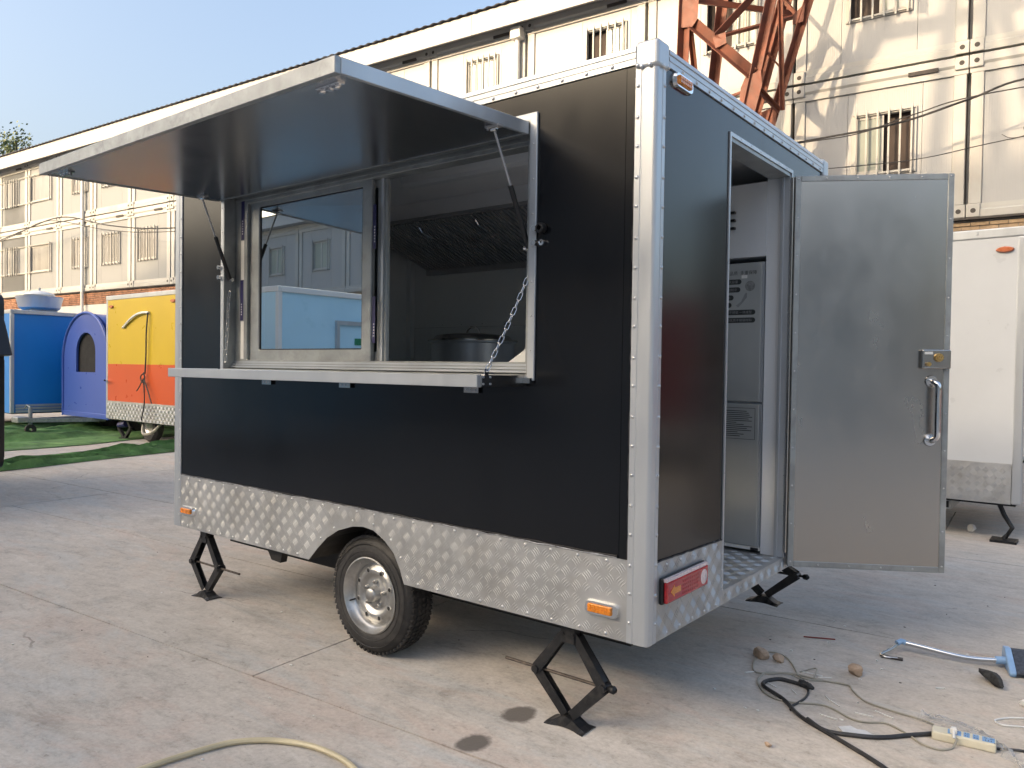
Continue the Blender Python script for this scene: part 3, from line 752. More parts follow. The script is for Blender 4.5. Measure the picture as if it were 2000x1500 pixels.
# skirt with wheel arch
arch = [(-1.895,ZB), (-1.83,.478), (-1.755,.544), (-1.67,.592), (-1.565,.626), (-1.49,.634), (-1.42,.627), (-1.345,.592), (-1.282,.543), (-1.24,.475), (-1.213,ZB)]
skp = [(-3.122,ZB)] + arch + [(-.078,ZB), (-.078,.708), (-3.122,.722)]
sk = MB().prism(skp, 'y', -.0035, -.0004).build('skirt', M['checker'], T)
def keepa(a, b):
    x = -3.122+a; z = ZB+b
    if z > .70: return False
    if ((x+1.555)/.36)**2 + ((z-.40)/.25)**2 < 1: return False
    if -3.12 < x < -2.93 and .475 < z < .555: return False
    if -.27 < x < -.09 and .46 < z < .575: return False
    return True
tm = MB(); tread(tm, (-3.122,-.0035,ZB), (1,0,0), (0,0,1), (0,-1,0), 3.04, .30, keepa, cell=.0475)
tag(tm.build('tread_pattern', M['checker'], sk), kind='stuff')
al = MB()
for p, q in zip(arch, arch[1:]):
    al.add([(p[0],-.0036,p[1]), (q[0],-.0036,q[1]), (q[0],.26,q[1]), (p[0],.26,p[1])], [(0,1,2,3)])
al.build('wheel_arch_liner', M['under'], T)
MB().box(-1.9,-1.2,.262,.27,.40,.66).build('wheel_well', M['under'], T)
skr = MB().prism([(.0625,ZB), (.6555,ZB), (.6555,.688), (.0625,.702)], 'x', .0004, .0035).build('rear_skirt', M['checker'], T)
tm = MB(); tread(tm, (.0035,.0625,ZB), (0,1,0), (0,0,1), (1,0,0), .59, .285, lambda a, b: not (a < .40 and .11 < b < .245), cell=.0475, h=.0022, w=.0034)
tag(tm.build('tread_pattern', M['checker'], skr), kind='stuff')
th = MB().box(.0002, .0036, .6565, 1.93, ZB, .4715).build('threshold_strip', M['checker'], T)
tm = MB(); tread(tm, (.0036,.6565,ZB+.002), (0,1,0), (0,0,1), (1,0,0), 1.2, .056, cell=.0475, h=.0022, w=.0034); tag(tm.build('tread_pattern', M['checker'], th), kind='stuff')
# sealant beads along the skirt
for (pts, mm) in (([(-3.12+i*.0508, -.0045, .7225-.014*i/60+random.uniform(-.002,.0025)) for i in range(60)], 'sealant'), ([(-3.12+i*.0508, -.003, .7285-.014*i/60+random.uniform(-.002,.002)) for i in range(60)], 'sealant_dark')):
    MB().tube(pts, [random.uniform(.0018,.0042) for _ in pts], 6).build('sealant_bead', M[mm], T)
MB().tube([(.0035, .0625+i*.02, .7025-.0005*i+random.uniform(-.0015,.0015)) for i in range(30)], .003, 6).build('sealant_bead', M['sealant_dark'], T)
MB().tube([(-.0795+random.uniform(-.0025,.0035), -.002, .71+i*.03) for i in range(58)], .0036, 6).build('sealant_bead', M['sealant_dark'], T)
MB().tube([(.002, .0635+random.uniform(-.001,.003), .70+i*.03) for i in range(58)], .0032, 6).build('sealant_bead', M['sealant_dark'], T)
# rivets
rivets(pn, (-.067,-.0055,.43), (-.067,-.0055,2.44), 19, (0,-1,0), 1.0)
rivets(pn, (.0055,.052,.43), (.0055,.052,2.44), 19, (1,0,0), 1.0)
rivets(pl, (-3.134,-.0055,.43), (-3.134,-.0055,2.30), 18, (0,-1,0), .9)
rivets(ra, (-3.1,-.0068,2.477), (-.12,-.0068,2.477), 27, (0,-1,0), 1.0)
rivets(rb, (.0068,.13,2.477), (.0068,1.9,2.477), 15, (1,0,0), 1.0)
rivets(sk, (-3.1,-.0035,.708), (-.1,-.0035,.694), 24, (0,-1,0), .9)
rivets(sk, (-3.1,-.0035,.428), (-1.93,-.0035,.428), 10, (0,-1,0), .9); rivets(sk, (-1.19,-.0035,.428), (-.1,-.0035,.428), 9, (0,-1,0), .9)
for p, q in ((-1.80,.535), (-1.70,.60), (-1.565,.652), (-1.42,.655), (-1.30,.600), (-1.235,.53)): rivet(sk, (p,-.0035,q), (0,-1,0), .9)
rivets(skr, (.0035,.09,.682), (.0035,.64,.672), 5, (1,0,0), .9); rivets(skr, (.0035,.09,.428), (.0035,.64,.428), 5, (1,0,0), .9); rivets(skr, (.0035,.645,.45), (.0035,.645,.67), 3, (1,0,0), .9)
rivets(th, (.0036,.68,.44), (.0036,1.4,.44), 6, (1,0,0), .8)

# serving opening: flange, reveal
fg = MB().ring('y', -.011, -.0005, (-2.698, -.503, 1.342, 2.383), (-2.668, -.537, 1.362, 2.353)).build('opening_flange', M['alu'], T, bevel=.002, seg=1)
rivets(fg, (-.519,-.011,1.39), (-.519,-.011,2.33), 7, (0,-1,0), .6); rivets(fg, (-2.683,-.011,1.39), (-2.683,-.011,2.33), 7, (0,-1,0), .6)
MB().ring('y', -.010, .135, (-2.671, -.534, 1.359, 2.356), (-2.665, -.540, 1.365, 2.350)).build('opening_reveal', M['alu_dull'], T)
# sliding window
wf = MB().ring('y', .060, .134, (-2.664, -.541, 1.366, 2.349), (-2.55, -.60, 1.415, 2.283)).build('window_frame', M['alu_dull'], T, bevel=.003, seg=1)
for z in (1.372, 1.385, 1.398): MB().box(-2.66, -.545, .030+(z-1.372)*1.0, .0595, z, z+.009).build('sill_track', M['alu'], wf)
for z in (2.30, 2.322): MB().box(-2.66, -.545, .052, .0595, z, z+.010).build('head_track', M['alu_dull'], wf)
s1 = MB().ring('y', .078, .104, (-2.549, -1.545, 1.405, 2.286), (-2.462, -1.613, 1.470, 2.256)).build('fixed_sash', M['alu_dull'], T, bevel=.004, seg=1)
MB().box(-2.463, -1.612, .088, .094, 1.469, 2.257).build('glass_pane', M['glass'], s1)
MB().ring('y', .0845, .0875, (-2.463, -1.612, 1.469, 2.257), (-2.456, -1.619, 1.476, 2.250)).build('gasket', M['black_plastic'], s1)
s2 = MB().ring('y', .106, .130, (-2.50, -1.468, 1.410, 2.284), (-2.43, -1.535, 1.46, 2.25)).build('sliding_sash', M['alu_dull'], T, bevel=.004, seg=1)
MB().box(-2.431, -1.534, .115, .119, 1.459, 2.251).build('glass_pane', M['glass'], s2)
MB().box(-1.500, -1.484, .098, .106, 1.41, 2.283).build('meeting_stile', M['alu'], s2)
for (x0, x1, y, z0, z1) in ((-2.606,-2.576,.0592,2.085,2.300), (-2.612,-2.582,.0592,1.635,1.860), (-1.534,-1.512,.0770,1.950,2.160), (-1.534,-1.512,.0770,1.50,1.722)):
    t = MB().box(x0, x1, y-.0006, y, z0, z1).build('protective_tape', M['tape'], wf)
    k = z0+.03
    while k < z0+.10:
        MB().box(x0+.009, x0+.017, y-.0009, y-.00065, k, k+.008).build('tape_print', M['print_white'], t); k += .014
MB().box(-2.606,-2.576,.0588,.0592,1.42,1.63).build('paper_tape', M['foam'], wf)
MB().box(-2.606,-2.576,.0588,.0592,1.862,2.08).build('paper_tape', M['foam'], wf)
MB().prism([(-.602,1.414),(-.70,1.414),(-.602,1.475)], 'y', .08, .10).build('corner_guard', M['foam'], wf)

# serving hatch
HZ = lambda w, x=-1.6: 2.350 - (.036+.016*(x+2.72)/2.18)*w   # top face height at distance w from the hinge; the hatch hangs a little skew
def hq(x0, x1, w0, w1, t0, t1): # box in hatch space, t below the top face
    vs = [(x, -.014-w*(.972+.03*(x+2.72)/2.18), HZ(w, x)-t) for t in (t1, t0) for (x, w) in ((x0,w0), (x1,w0), (x1,w1), (x0,w1))]
    return MB().add(vs, [(0,3,2,1),(4,5,6,7),(0,1,5,4),(1,2,6,5),(2,3,7,6),(3,0,4,7)])
ht = hq(-2.705, -.555, .012, .925, .003, .046).build('serving_hatch', M['steel_under'], T)
hq(-2.722, -.541, .922, .945, 0, .052).build('hatch_edge', M['galv'], ht, bevel=.002, seg=1)
hq(-.556, -.540, 0, .9215, 0, .050).build('hatch_edge', M['alu'], ht, bevel=.002, seg=1)
hq(-2.722, -2.704, 0, .9215, 0, .050).build('hatch_edge', M['galv'], ht, bevel=.002, seg=1)
hq(-2.7035, -.5565, 0, .0115, 0, .049).build('hatch_hinge', M['alu_dull'], ht)
hq(-2.7, -.56, .0, .9, -.004, -.0005).build('hatch_skin', M['black'], ht)
for x in (-.66, -2.60):
    lt = hq(x-.055, x+.055, .855, .885, .0465, .052).build('latch', M['chrome'], ht)
    hq(x-.05, x+.05, .866, .874, .0525, .060).build('latch_bolt', M['chrome'], lt)
    for dx in (-.04, 0, .03): hq(x+dx-.008, x+dx+.008, .860, .880, .0525, .064).build('latch_guide', M['chrome'], lt)
def strut(x, top, bot):
    top = Vector(top); bot = Vector(bot); mid = top.lerp(bot, .46)
    o = MB().cyl(mid, bot, .0105, 12).build('gas_strut', M['black_plastic'], T, smooth=True)
    MB().cyl(top, mid, .0048, 10).build('strut_rod', M['steel_dark'], o, smooth=True)
    MB().obox(top+Vector((0,0,.010)), (1,0,0), (0,1,0), (0,0,1), .035, .014, .004).build('strut_bracket', M['steel_dark'], o)
    MB().cyl(top+Vector((-.012,0,.0)), top+Vector((.012,0,.0)), .008, 10).build('strut_pin', M['chrome'], o)
    for dx in (-.03,-.01,.012): MB().cyl(top+Vector((dx,0,.007)), top+Vector((dx,0,-.002)), .006, 8).build('bracket_screw', M['chrome'], o)
    MB().cyl(bot+Vector((-.02,0,0)), bot+Vector((.02,0,0)), .009, 10).build('strut_pin', M['chrome'], o)
strut(-.565, (-.565,-.197,2.278), (-.560,.02,1.865)); strut(-2.652, (-2.652,-.150,2.286), (-2.650,.02,1.86))
for (xx, sgn) in ((-.515,1), (-2.687,-1)):
    for z in (1.93, 1.875): MB().cyl((xx+.012*sgn,-.028,z), (xx+.012*sgn,-.001,z), .012, 12).build('strut_bolt', M['chrome'], T, smooth=True)
MB().lathe([(.010,-.030),(.018,-.028),(.022,-.016),(.020,-.004),(.010,-.003)], (-.475,0,1.93), 'y', 16).build('bolt_boss', M['black_plastic'], T, smooth=True)
MB().lathe([(.004,-.02),(.012,-.018),(.012,-.003),(.004,-.002)], (-.472,0,1.875), 'y', 12).build('bolt_boss', M['chrome'], T, smooth=True)

# fold-down shelf with chain
sh = MB().box(-2.705, -.557, -.282, -.020, 1.322, 1.360).build('serving_shelf', M['alu_dull'], T)
MB().box(-2.722, -.542, -.302, -.2825, 1.318, 1.364).build('shelf_edge', M['alu'], sh, bevel=.002, seg=1)
MB().box(-.5565, -.541, -.282, -.016, 1.318, 1.364).build('shelf_edge', M['steel'], sh, bevel=.002, seg=1)
MB().box(-2.722, -2.7055, -.282, -.016, 1.318, 1.364).build('shelf_edge', M['alu'], sh, bevel=.002, seg=1)
MB().box(-.5405, -.508, -.03, -.012, 1.332, 1.352).build('shelf_hinge', M['chrome'], sh)
for xx in (-2.25, -1.62, -.82):
    h = MB().box(xx-.04, xx+.04, -.0155, -.010, 1.285, 1.3165).build('shelf_hinge', M['steel'], sh)
    for dx in (-.025, 0, .025): MB().cyl((xx+dx,-.0175,1.298), (xx+dx,-.0155,1.298), .004, 8).build('hinge_screw', M['steel_dark'], h)
cb = MB().box(-.541, -.5385, -.278, -.222, 1.322, 1.362).build('chain_bracket', M['chrome'], sh)
for (y, z) in ((-.27,1.33), (-.23,1.33), (-.27,1.355), (-.23,1.355)): MB().cyl((-.5386,y,z), (-.536,y,z), .004, 8).build('bracket_screw', M['rivet'], cb)
MB().box(-.543, -.5395, -.262, -.24, 1.362, 1.385).build('chain_eye', M['chrome'], cb)
def link_mesh():
    pts = []
    for k in range(20):
        a = 2*math.pi*k/20; x = math.cos(a)*.0075; z = math.sin(a)*.0075 + (.0115 if math.sin(a) >= 0 else -.0115)
        pts.append((x, 0, z))
    return MB().tube(pts, .0021, 6, closed=True).mesh('chain_link', M['chrome'], True)
lme = link_mesh()
def chain(a, b, sag=.012):
    a = Vector(a); b = Vector(b); n = int((b-a).length/.0335)
    inv = root_matrix(T).inverted(); ch = None
    P = [a.lerp(b, i/n) - Vector((0,0,1))*sag*math.sin(math.pi*i/n) for i in range(n+1)]
    for i in range(n):
        c = (P[i]+P[i+1])/2; q = (P[i+1]-P[i]).to_track_quat('Z', 'Y').to_matrix().to_4x4()
        L = inv @ Matrix.Translation(c) @ q @ Matrix.Rotation(R(90)*(i % 2)+R(25), 4, 'Z')
        o = link('chain_link', lme, T, L)
chain((-.541,-.251,1.378), (-.545,.015,1.775)); chain((-2.655,-.004,1.40), (-2.652,.016,1.80), .0)

# door jamb, trims round the rear opening
dj = MB().prism([(.6405,.4725),(.6545,.4725),(.6545,2.3625),(1.4055,2.3625),(1.4055,.4725),(1.4215,.4725),(1.4215,2.3785),(.6405,2.3785)], 'x', .0005, .006).build('door_trim', M['alu'], T)
rivets(dj, (.006,.6475,.50), (.006,.6475,2.35), 10, (1,0,0), .45); rivets(dj, (.006,.70,2.3705), (.006,1.38,2.3705), 6, (1,0,0), .5)
MB().box(-.10, .0, .6546, .662, .4725, 2.362).build('door_jamb', M['alu_dull'], T)
MB().box(-.10, .0, .662, 1.398, 2.345, 2.362).build('door_head', M['alu_dull'], T)
MB().box(-.034, .0, 1.394, 1.4054, .4725, 2.362).build('door_jamb', M['alu'], T)
MB().box(-.040, -.026, 1.384, 1.3935, .4725, 2.345).build('jamb_stop', M['alu'], T)
hg = MB().cyl((.012,1.402,.50), (.012,1.402,2.34), .0085, 10).build('piano_hinge', M['steel'], T, smooth=True)
k = .53
while k < 2.32:
    rivet(hg, (.0005,1.395,k), (1,-.3,0), .45); k += .05

# rear door, swung open
DA = math.atan2(.37, .62)
dd = Vector((math.cos(DA), math.sin(DA), 0)); dn = Vector((math.sin(DA), -math.cos(DA), 0))   # dn faces the camera
DO = Vector((.016, 1.412, 0))
def dbox(a0, a1, n0, n1, z0, z1):
    vs = [DO + dd*a + dn*n + Vector((0,0,z)) for z in (z0, z1) for (a, n) in ((a0,n0), (a1,n0), (a1,n1), (a0,n1))]
    return MB().add(vs, [(0,3,2,1),(4,5,6,7),(0,1,5,4),(1,2,6,5),(2,3,7,6),(3,0,4,7)])
DW = .728
door = dbox(.012, DW-.012, -.018, .018, .447, 2.332).build('rear_door', M['steel'], T)
dbox(.012, DW-.012, -.0215, -.0185, .447, 2.332).build('door_skin', M['black'], door)
fe = []
for (a0, a1, z0, z1) in ((0, .028, .435, 2.345), (DW-.028, DW, .435, 2.345), (.0282, DW-.0282, .435, .463), (.0282, DW-.0282, 2.317, 2.345)):
    e = dbox(a0, a1, -.024, .0215, z0, z1).build('door_edge', M['alu_dull'], door, bevel=.0025, seg=1); fe.append(e)
def drv(a, z, s=.62): rivet(door, DO + dd*a + dn*.0215 + Vector((0,0,z)), dn, s)
for i in range(11):
    z = .46+i*.187; drv(.014, z); drv(DW-.014, z+random.uniform(-.02,.02))
for i in range(1, 5): drv(DW*i/5, .449); drv(DW*i/5, 2.331)
lk = dbox(DW-.135, DW-.004, .0218, .047, 1.415, 1.507).build('door_lock', M['steel'], door, bevel=.006)
def dp(a, n, z): return DO + dd*a + dn*n + Vector((0,0,z))
MB().cyl(dp(DW-.062,.047,1.469), dp(DW-.062,.060,1.469), .022, 20, .019).build('lock_cylinder', M['brass'], lk, smooth=True)
MB().cyl(dp(DW-.062,.060,1.469), dp(DW-.062,.066,1.469), .010, 16).build('keyhole_plug', M['brass'], lk, smooth=True)
MB().cyl(dp(DW-.108,.047,1.437), dp(DW-.108,.062,1.437), .010, 14).build('lock_knob', M['brass'], lk, smooth=True)
dbox(DW-.125, DW-.012, .0472, .050, 1.419, 1.425).build('lock_bar', M['chrome'], lk)
dbox(DW-.125, DW-.088, .0472, .0485, 1.484, 1.496).build('lock_plate', M['foam'], lk)
hp = spline([dp(DW-.082,.020,1.355), dp(DW-.082,.050,1.352), dp(DW-.068,.066,1.335), dp(DW-.068,.068,1.28), dp(DW-.068,.068,1.15), dp(DW-.068,.066,1.095), dp(DW-.082,.050,1.075), dp(DW-.082,.020,1.072)], 6)
hd = MB().tube(hp, .0135, 14).build('door_handle', M['chrome'], door, smooth=True)
for z in (1.355, 1.072): MB().cyl(dp(DW-.082,.019,z), dp(DW-.082,.0265,z), .030, 20, .026).build('handle_rose', M['chrome'], hd, smooth=True)

# lamps
def marker(parent, c, u, n, name='side_marker'):
    c = Vector(c); u = Vector(u).normalized(); n = Vector(n); z = Vector((0,0,1))
    def rr(w, h, d0, d1):
        pts = []
        for (sx, sy, a0) in ((1,1,0), (-1,1,90), (-1,-1,180), (1,-1,270)):
            for a in (0, 30, 60, 90):
                t = R(a0+a); r = min(w, h)*.75
                pts.append((sx*(w-r)+r*math.cos(t), sy*(h-r)+r*math.sin(t)))
        k = len(pts); A = [c+u*p[0]+z*p[1]+n*d0 for p in pts]; B_ = [c+u*p[0]*.93+z*p[1]*.86+n*d1 for p in pts]
        return MB().add(A+B_, [tuple(range(k))[::-1], tuple(range(k, 2*k))] + [(i, (i+1) % k, k+(i+1) % k, k+i) for i in range(k)])
    o = rr(.074, .028, .0, .014).build(name, M['chrome'], parent)
    m = MB().obox(c+n*.017-u*.004, u, z, n, .050, .0155, .004); m.build('amber_lens', M['amber'], o, bevel=.003)
    m = MB()
    for i in range(6):
        for j in (-1, 1): m.obox(c+n*.0222+u*(-.004-.042+i*.0168)+z*j*.0068, u, z, n, .0062, .0052, .0014)
    m.build('lens_facets', M['amber'], o)
    return o
marker(T, (-.178,-.0036,.515), (1,0,0), (0,-1,0)); marker(T, (-3.035,-.0036,.517), (1,0,0), (0,-1,0)); marker(T, (.0005,.195,2.440), (0,1,0), (1,0,0))
tl = MB().box(.0038, .020, .080, .442, .545, .642).build('tail_light', M['black_plastic'], T, bevel=.006)
ln = MB().box(.0202, .036, .086, .436, .551, .628).build('red_lens', M['red_lens'], tl, bevel=.005)
MB().box(.0202, .033, .086, .436, .6285, .640).build('lamp_top', M['clear_lens'], tl)
MB().prism([(.110,.590),(.140,.612),(.140,.601),(.190,.601),(.190,.579),(.140,.579),(.140,.568)], 'x', .0362, .0378).build('arrow', M['amber'], ln)
MB().lathe([(.0,.0385),(.024,.0375),(.029,.0362)], (0,.395,.590), 'x', 20, closed=False).build('reversing_lens', M['clear_lens'], ln, smooth=True)
dm = MB()
for i in range(9):
    for j in range(4): dm.box(.0362, .0376, .210+i*.016, .220+i*.016, .562+j*.015, .570+j*.015)
dm.build('lens_facets', M['red_lens'], ln)

# wheel
def wheel(parent, cx, cy, rad, name='wheel', detail=True):
    # outer face towards -y at cy
    c = (cx, cy, rad); W = .165
    prof = [(.178,.012), (.186,.004), (.205,.000), (.235,.002), (.258,.010), (.272,.022), (.281,.036), (.284,.060), (.285,.0825), (.284,.105), (.281,.129), (.272,.143), (.235,.163), (.186,.161), (.178,.150)]
    k = rad/.29
    t = MB().lathe([(p[0]*k, p[1]) for p in prof], c, 'y', 72).build(name, M['rubber'], parent, smooth=True)
    tb = MB()
    for i in range(64):
        a = 2*math.pi*i/64
        for (j, (y, w, sk_)) in enumerate(((.030,.020,.0), (.056,.019,.5), (.0825,.022,0), (.109,.019,.5), (.135,.020,0))):
            b = a+sk_*2*math.pi/64 + (.02 if j < 2 else -.02)
            rr = (.2895 if 0 < j < 4 else .2855)*k
            er = Vector((math.cos(b), 0, math.sin(b))); et = Vector((-math.sin(b), 0, math.cos(b)))
            tw = (et + Vector((0,.35 if j % 2 else -.35,0))).normalized(); ay = er.cross(tw)
            tb.obox(Vector(c)+Vector((0,y,0))+er*(rr-.006), tw, ay, er, .0098, w/2, .0062)
    tag(tb.build('tread_blocks', M['rubber'], t), kind='stuff')
    for r_ in (.212,.246): MB().lathe([(r_-.002,.0005),(r_,-.0022),(r_+.002,.0005)], c, 'y', 64).build('sidewall_rib', M['rubber'], t, smooth=True)
    rp = [(.182,.004), (.184,.000), (.178,-.002), (.174,.004), (.170,.020), (.158,.030), (.150,.040), (.146,.052), (.134,.050), (.120,.036), (.108,.033), (.094,.038), (.086,.048), (.078,.052), (.062,.050), (.056,.046), (.040,.044), (.036,.034), (.033,.012), (.028,.006), (.0,.004)]
    rim = MB().lathe([(p[0], p[1]) for p in rp], c, 'y', 64, closed=False).build('rim', M['rim'], t, smooth=True, angle=60)
    for i in range(8):
        a = R(20+45*i); q = Vector(c)+Vector((.116*math.cos(a), .034, .116*math.sin(a)))
        MB().lathe([(0,-.0012),(.010,-.0012)], q, 'y', 16, closed=False).build('vent_shade_disc', M['under'], rim)  # dark disc on the rim, coloured as a vent hole's shade
        MB().lathe([(.009,.001),(.0105,-.003),(.0135,-.002),(.015,.003)], q, 'y', 16).build('hole_lip', M['rim'], rim, smooth=True)
    for i in range(5):
        a = R(12+72*i); q = Vector(c)+Vector((.060*math.cos(a), .046, .060*math.sin(a)))
        MB().cyl(q+Vector((0,.004,0)), q-Vector((0,.016,0)), .0105, 6).build('wheel_nut', M['rim'], rim, bevel=.002)
        MB().cyl(q-Vector((0,.016,0)), q-Vector((0,.024,0)), .006, 10).build('stud', M['steel'], rim)
    v = Vector(c)+Vector((.150*math.cos(R(200)), .020, .150*math.sin(R(200))))
    MB().cyl(v+Vector((0,.02,0)), v-Vector((0,.014,0)), .004, 8).build('valve', M['black_plastic'], rim)
    return t
M['rim'] = pm('rim_silver', (.52,.52,.51), .33, .8, .1, 12, .03, 60, (1,1,1), .08, dirt=(.3,.29,.27), dirts=14)
wheel(T, -1.517, .058, .29)
w2 = MB().lathe([(.17,.0),(.25,.0),(.285,.04),(.285,.13),(.25,.165),(.17,.165)], (-1.517,1.72,.29), 'y', 40).build('wheel', M['rubber'], T, smooth=True)

# scissor jacks
def jack(cx, cy, ztop, zf, hw, zj, screw=(.17,.03), knob=1, foot_d=.065):
    def arm(a, b, w0, w1):
        a = Vector(a); b = Vector(b); d = (b-a).normalized(); s = Vector((0,1,0)); u = d.cross(s).normalized()
        m = MB(); L = (b-a).length/2
        for sy in (-1, 1):
            P = [a+s*sy*.019+u*w0/2, a+s*sy*.019-u*w0/2, b+s*sy*.019-u*w1/2, b+s*sy*.019+u*w1/2]
            Q = [p-s*sy*.003 for p in P]
            m.add(P+Q, [(0,1,2,3),(7,6,5,4),(0,4,5,1),(1,5,6,2),(2,6,7,3),(3,7,4,0)])
        sg = 1 if u.x*(a.x+b.x-2*cx) > 0 else -1
        m.obox((a+b)/2+u*sg*(w0+w1)/4*.86, d, s, u, L*.86, .0185, .0016)
        return m
    top = Vector((cx, cy, ztop-.05)); ft = Vector((cx, cy, zf+.045))
    j1 = Vector((cx-hw, cy, zj)); j2 = Vector((cx+hw, cy, zj))
    o = MB().box(cx-.032, cx+.032, cy-.026, cy+.026, ztop-.085, ztop-.001).build('scissor_jack', M['jack'], T, bevel=.003)
    off = Vector((.022,0,0))
    for (a, b) in ((top-off, j1), (top+off, j2)): arm(a, b, .032, .044).build('upper_arm', M['jack'], o)
    for (a, b) in ((ft-off*.7, j1), (ft+off*.7, j2)):
        m = arm(a, b, .036, .046)
        for p in m.v: p.y = cy + (p.y-cy)*.80
        m.build('lower_arm', M['jack'], o)
    for j in (j1, j2):
        MB().cyl(j-Vector((0,.028,0)), j+Vector((0,.028,0)), .015, 14).build('pivot', M['jack'], o, smooth=True)
    for p in (top-off, top+off): MB().cyl(p-Vector((0,.030,0)), p-Vector((0,.020,0)), .008, 10).build('rivet_head', M['jack'], o)
    MB().cyl(j1-Vector((screw[0],0,0)), j2+Vector((screw[1],0,0)), .0065, 8).build('screw', M['screw'], o, smooth=True)
    e = j2+Vector((screw[1],0,0)) if knob > 0 else j1-Vector((screw[0],0,0))
    MB().lathe([(.006,-.02),(.014,-.012),(.016,.006),(.007,.016)], e, 'x', 10).build('screw_head', M['jack'], o, smooth=True)
    f = foot_d
    # saddle foot: a folded plate, high in the middle, splayed to both ends
    m = MB(); rowsx = [-1.05,-.75,-.35,0,.35,.75,1.05]; hz = [.004,.012,.032,.040,.032,.012,.004]
    for (x, h) in zip(rowsx, hz):
        for y in (-1, 1): m.v.append(Vector((cx+x*f, cy+y*(.052-.018*h/.04), zf+.003)))
        for y in (-.55, .55): m.v.append(Vector((cx+x*f, cy+y*.052, zf+.003+h)))
    for i in range(6):
        a, b = 4*i, 4*i+4
        m.f += [(a, b, b+2, a+2), (a+2, b+2, b+3, a+3), (a+3, b+3, b+1, a+1)]
    fo_ = m.build('foot', M['jack'], o); sm = fo_.modifiers.new('solid', 'SOLIDIFY'); sm.thickness = .004
    return o
M['screw'] = pm('screw_steel', (.10,.085,.075), .5, .6, .3, 40, .2, 120)
jack(-.366, .075, .413, 0, .155, .190, (.165,.035), 1, .085)
jack(-2.965, .075, .413, 0, .140, .195, (.0,.20), -1, .080)
jack(-.24, 1.83, .413, .105, .175, .285, (.02,.05), 1, .085)
jack(-2.965, 1.86, .413, 0, .140, .195, (.0,.20), -1, .080)

# interior: steel lining, extractor hood, lamp, counter
MB().box(-3.150, -.30, 1.918, 1.928, .47, 1.692).build('back_lining', M['steel_in'] if 'steel_in' in M else M['steel'], T)
bl = MB().box(-3.150, -.30, 1.914, 1.928, 1.694, 2.40).build('back_lining', M['steel_in'], T)
rivets(bl, (-2.9,1.914,1.712), (-1.1,1.914,1.712), 9, (0,-1,0), .7)
MB().box(-3.158, -3.150, .05, 1.913, .47, 2.46).build('front_lining', M['steel_in'], T)
MB().box(-3.149, -3.10, 1.868, 1.913, .47, 2.30).build('corner_lining', M['steel_in'], T)
MB().box(-3.148, -.05, .05, 1.92, 2.470, 2.489).build('ceiling_lining', M['grey_in'], T)
hoodf = MB().box(-2.95, -1.0, 1.20, 1.215, 2.372, 2.469).build('extractor_hood', M['grey_in'], T)
MB().prism([(1.20,2.370),(1.235,2.370),(1.235,2.352),(1.20,2.352)], 'x', -2.95, -1.0).build('hood_lip', M['steel_dark'], hoodf)
MB().prism([(1.236,2.366),(1.912,2.136),(1.912,2.150),(1.236,2.380)], 'x', -2.95, -1.0).build('hood_back', M['steel_dark'], hoodf)
hd_ = Vector((0,.676,-.230)).normalized(); hn = Vector((0,-.230,-.676)).normalized()
k = -2.93
while k < -1.02:
    MB().obox(Vector((k,1.574,2.2510))+hn*.008, (1,0,0), hd_, hn, .0085, .340, .0075).build('baffle', M['steel_dark'], hoodf); k += .034
for xx in (-2.93,-2.45,-1.95,-1.45,-1.05): 
    MB().tube([(xx,1.30,2.330), (xx,1.33,2.300), (xx,1.42,2.275)], .006, 6).build('filter_handle', M['chrome'], hoodf)
MB().box(-2.95,-1.0,1.885,1.9125,2.095,2.134).build('grease_gutter', M['steel_dark'], hoodf)
lampb = MB().prism([(.64,2.469),(.78,2.469),(.765,2.425),(.735,2.412),(.685,2.412),(.655,2.425)], 'x', -1.95, -.75).build('ceiling_lamp', M['white_in'], T)
ct = MB().box(-3.14, -.95, 1.28, 1.912, 1.16, 1.20).build('counter', M['steel_in'], T)
MB().box(-3.13, -.96, 1.30, 1.90, .472, 1.158).build('cabinet', M['steel_in'], ct)
MB().box(-3.1, -1.2, .16, .55, 1.18, 1.215).build('work_top', M['steel_in'], T)
# white cupboard over the refrigerator
cu = MB().box(-.66, -.115, 1.404, 1.912, 1.97, 2.34).build('wall_cupboard', M['white_in'], T)
for z in (2.20, 2.16, 2.12): MB().box(-.335, -.275, 1.385, 1.4035, z-.006, z+.006).build('switch', M['black_plastic'], cu)
MB().box(-.1145, -.0405, 1.408, 1.912, .472, 2.44).build('inner_return', M['white_in'], T)

# ------------------------------------------------------------ things inside the trailer
FG = thing('refrigerator', (-.40, 1.64, .47), 'grey two-door refrigerator with white side, just inside the trailer doorway', 'refrigerator')
MB().box(-.66, -.118, 1.425, 1.905, .485, 1.945).build('cabinet', M['fridge_side'], FG, bevel=.006)
fdoors = []
for (z0, z1) in ((.505, 1.225), (1.237, 1.940)):
    d = MB().box(-.655, -.130, 1.395, 1.4245, z0, z1).build('door', M['fridge'], FG, bevel=.004); fdoors.append(d)
    MB().box(-.1298, -.119, 1.396, 1.4245, z0, z1).build('edge_trim', M['alu'], d)
MB().box(-.66, -.118, 1.40, 1.424, .486, .503).build('kick_plate', M['foam'], FG)
MB().box(-.16, -.121, 1.392, 1.3945, .488, .500).build('hinge_cover', M['black_plastic'], FG)
def text_mesh(s, size):
    cu_ = bpy.data.curves.new('t', 'FONT'); cu_.body = s; cu_.size = size; cu_.resolution_u = 2; cu_.align_x = 'RIGHT'
    ob = bpy.data.objects.new('t', cu_); COL.objects.link(ob)
    bpy.context.view_layer.update()
    me = bpy.data.meshes.new_from_object(ob.evaluated_get(bpy.context.evaluated_depsgraph_get()))
    bpy.data.objects.remove(ob); bpy.data.curves.remove(cu_); return me
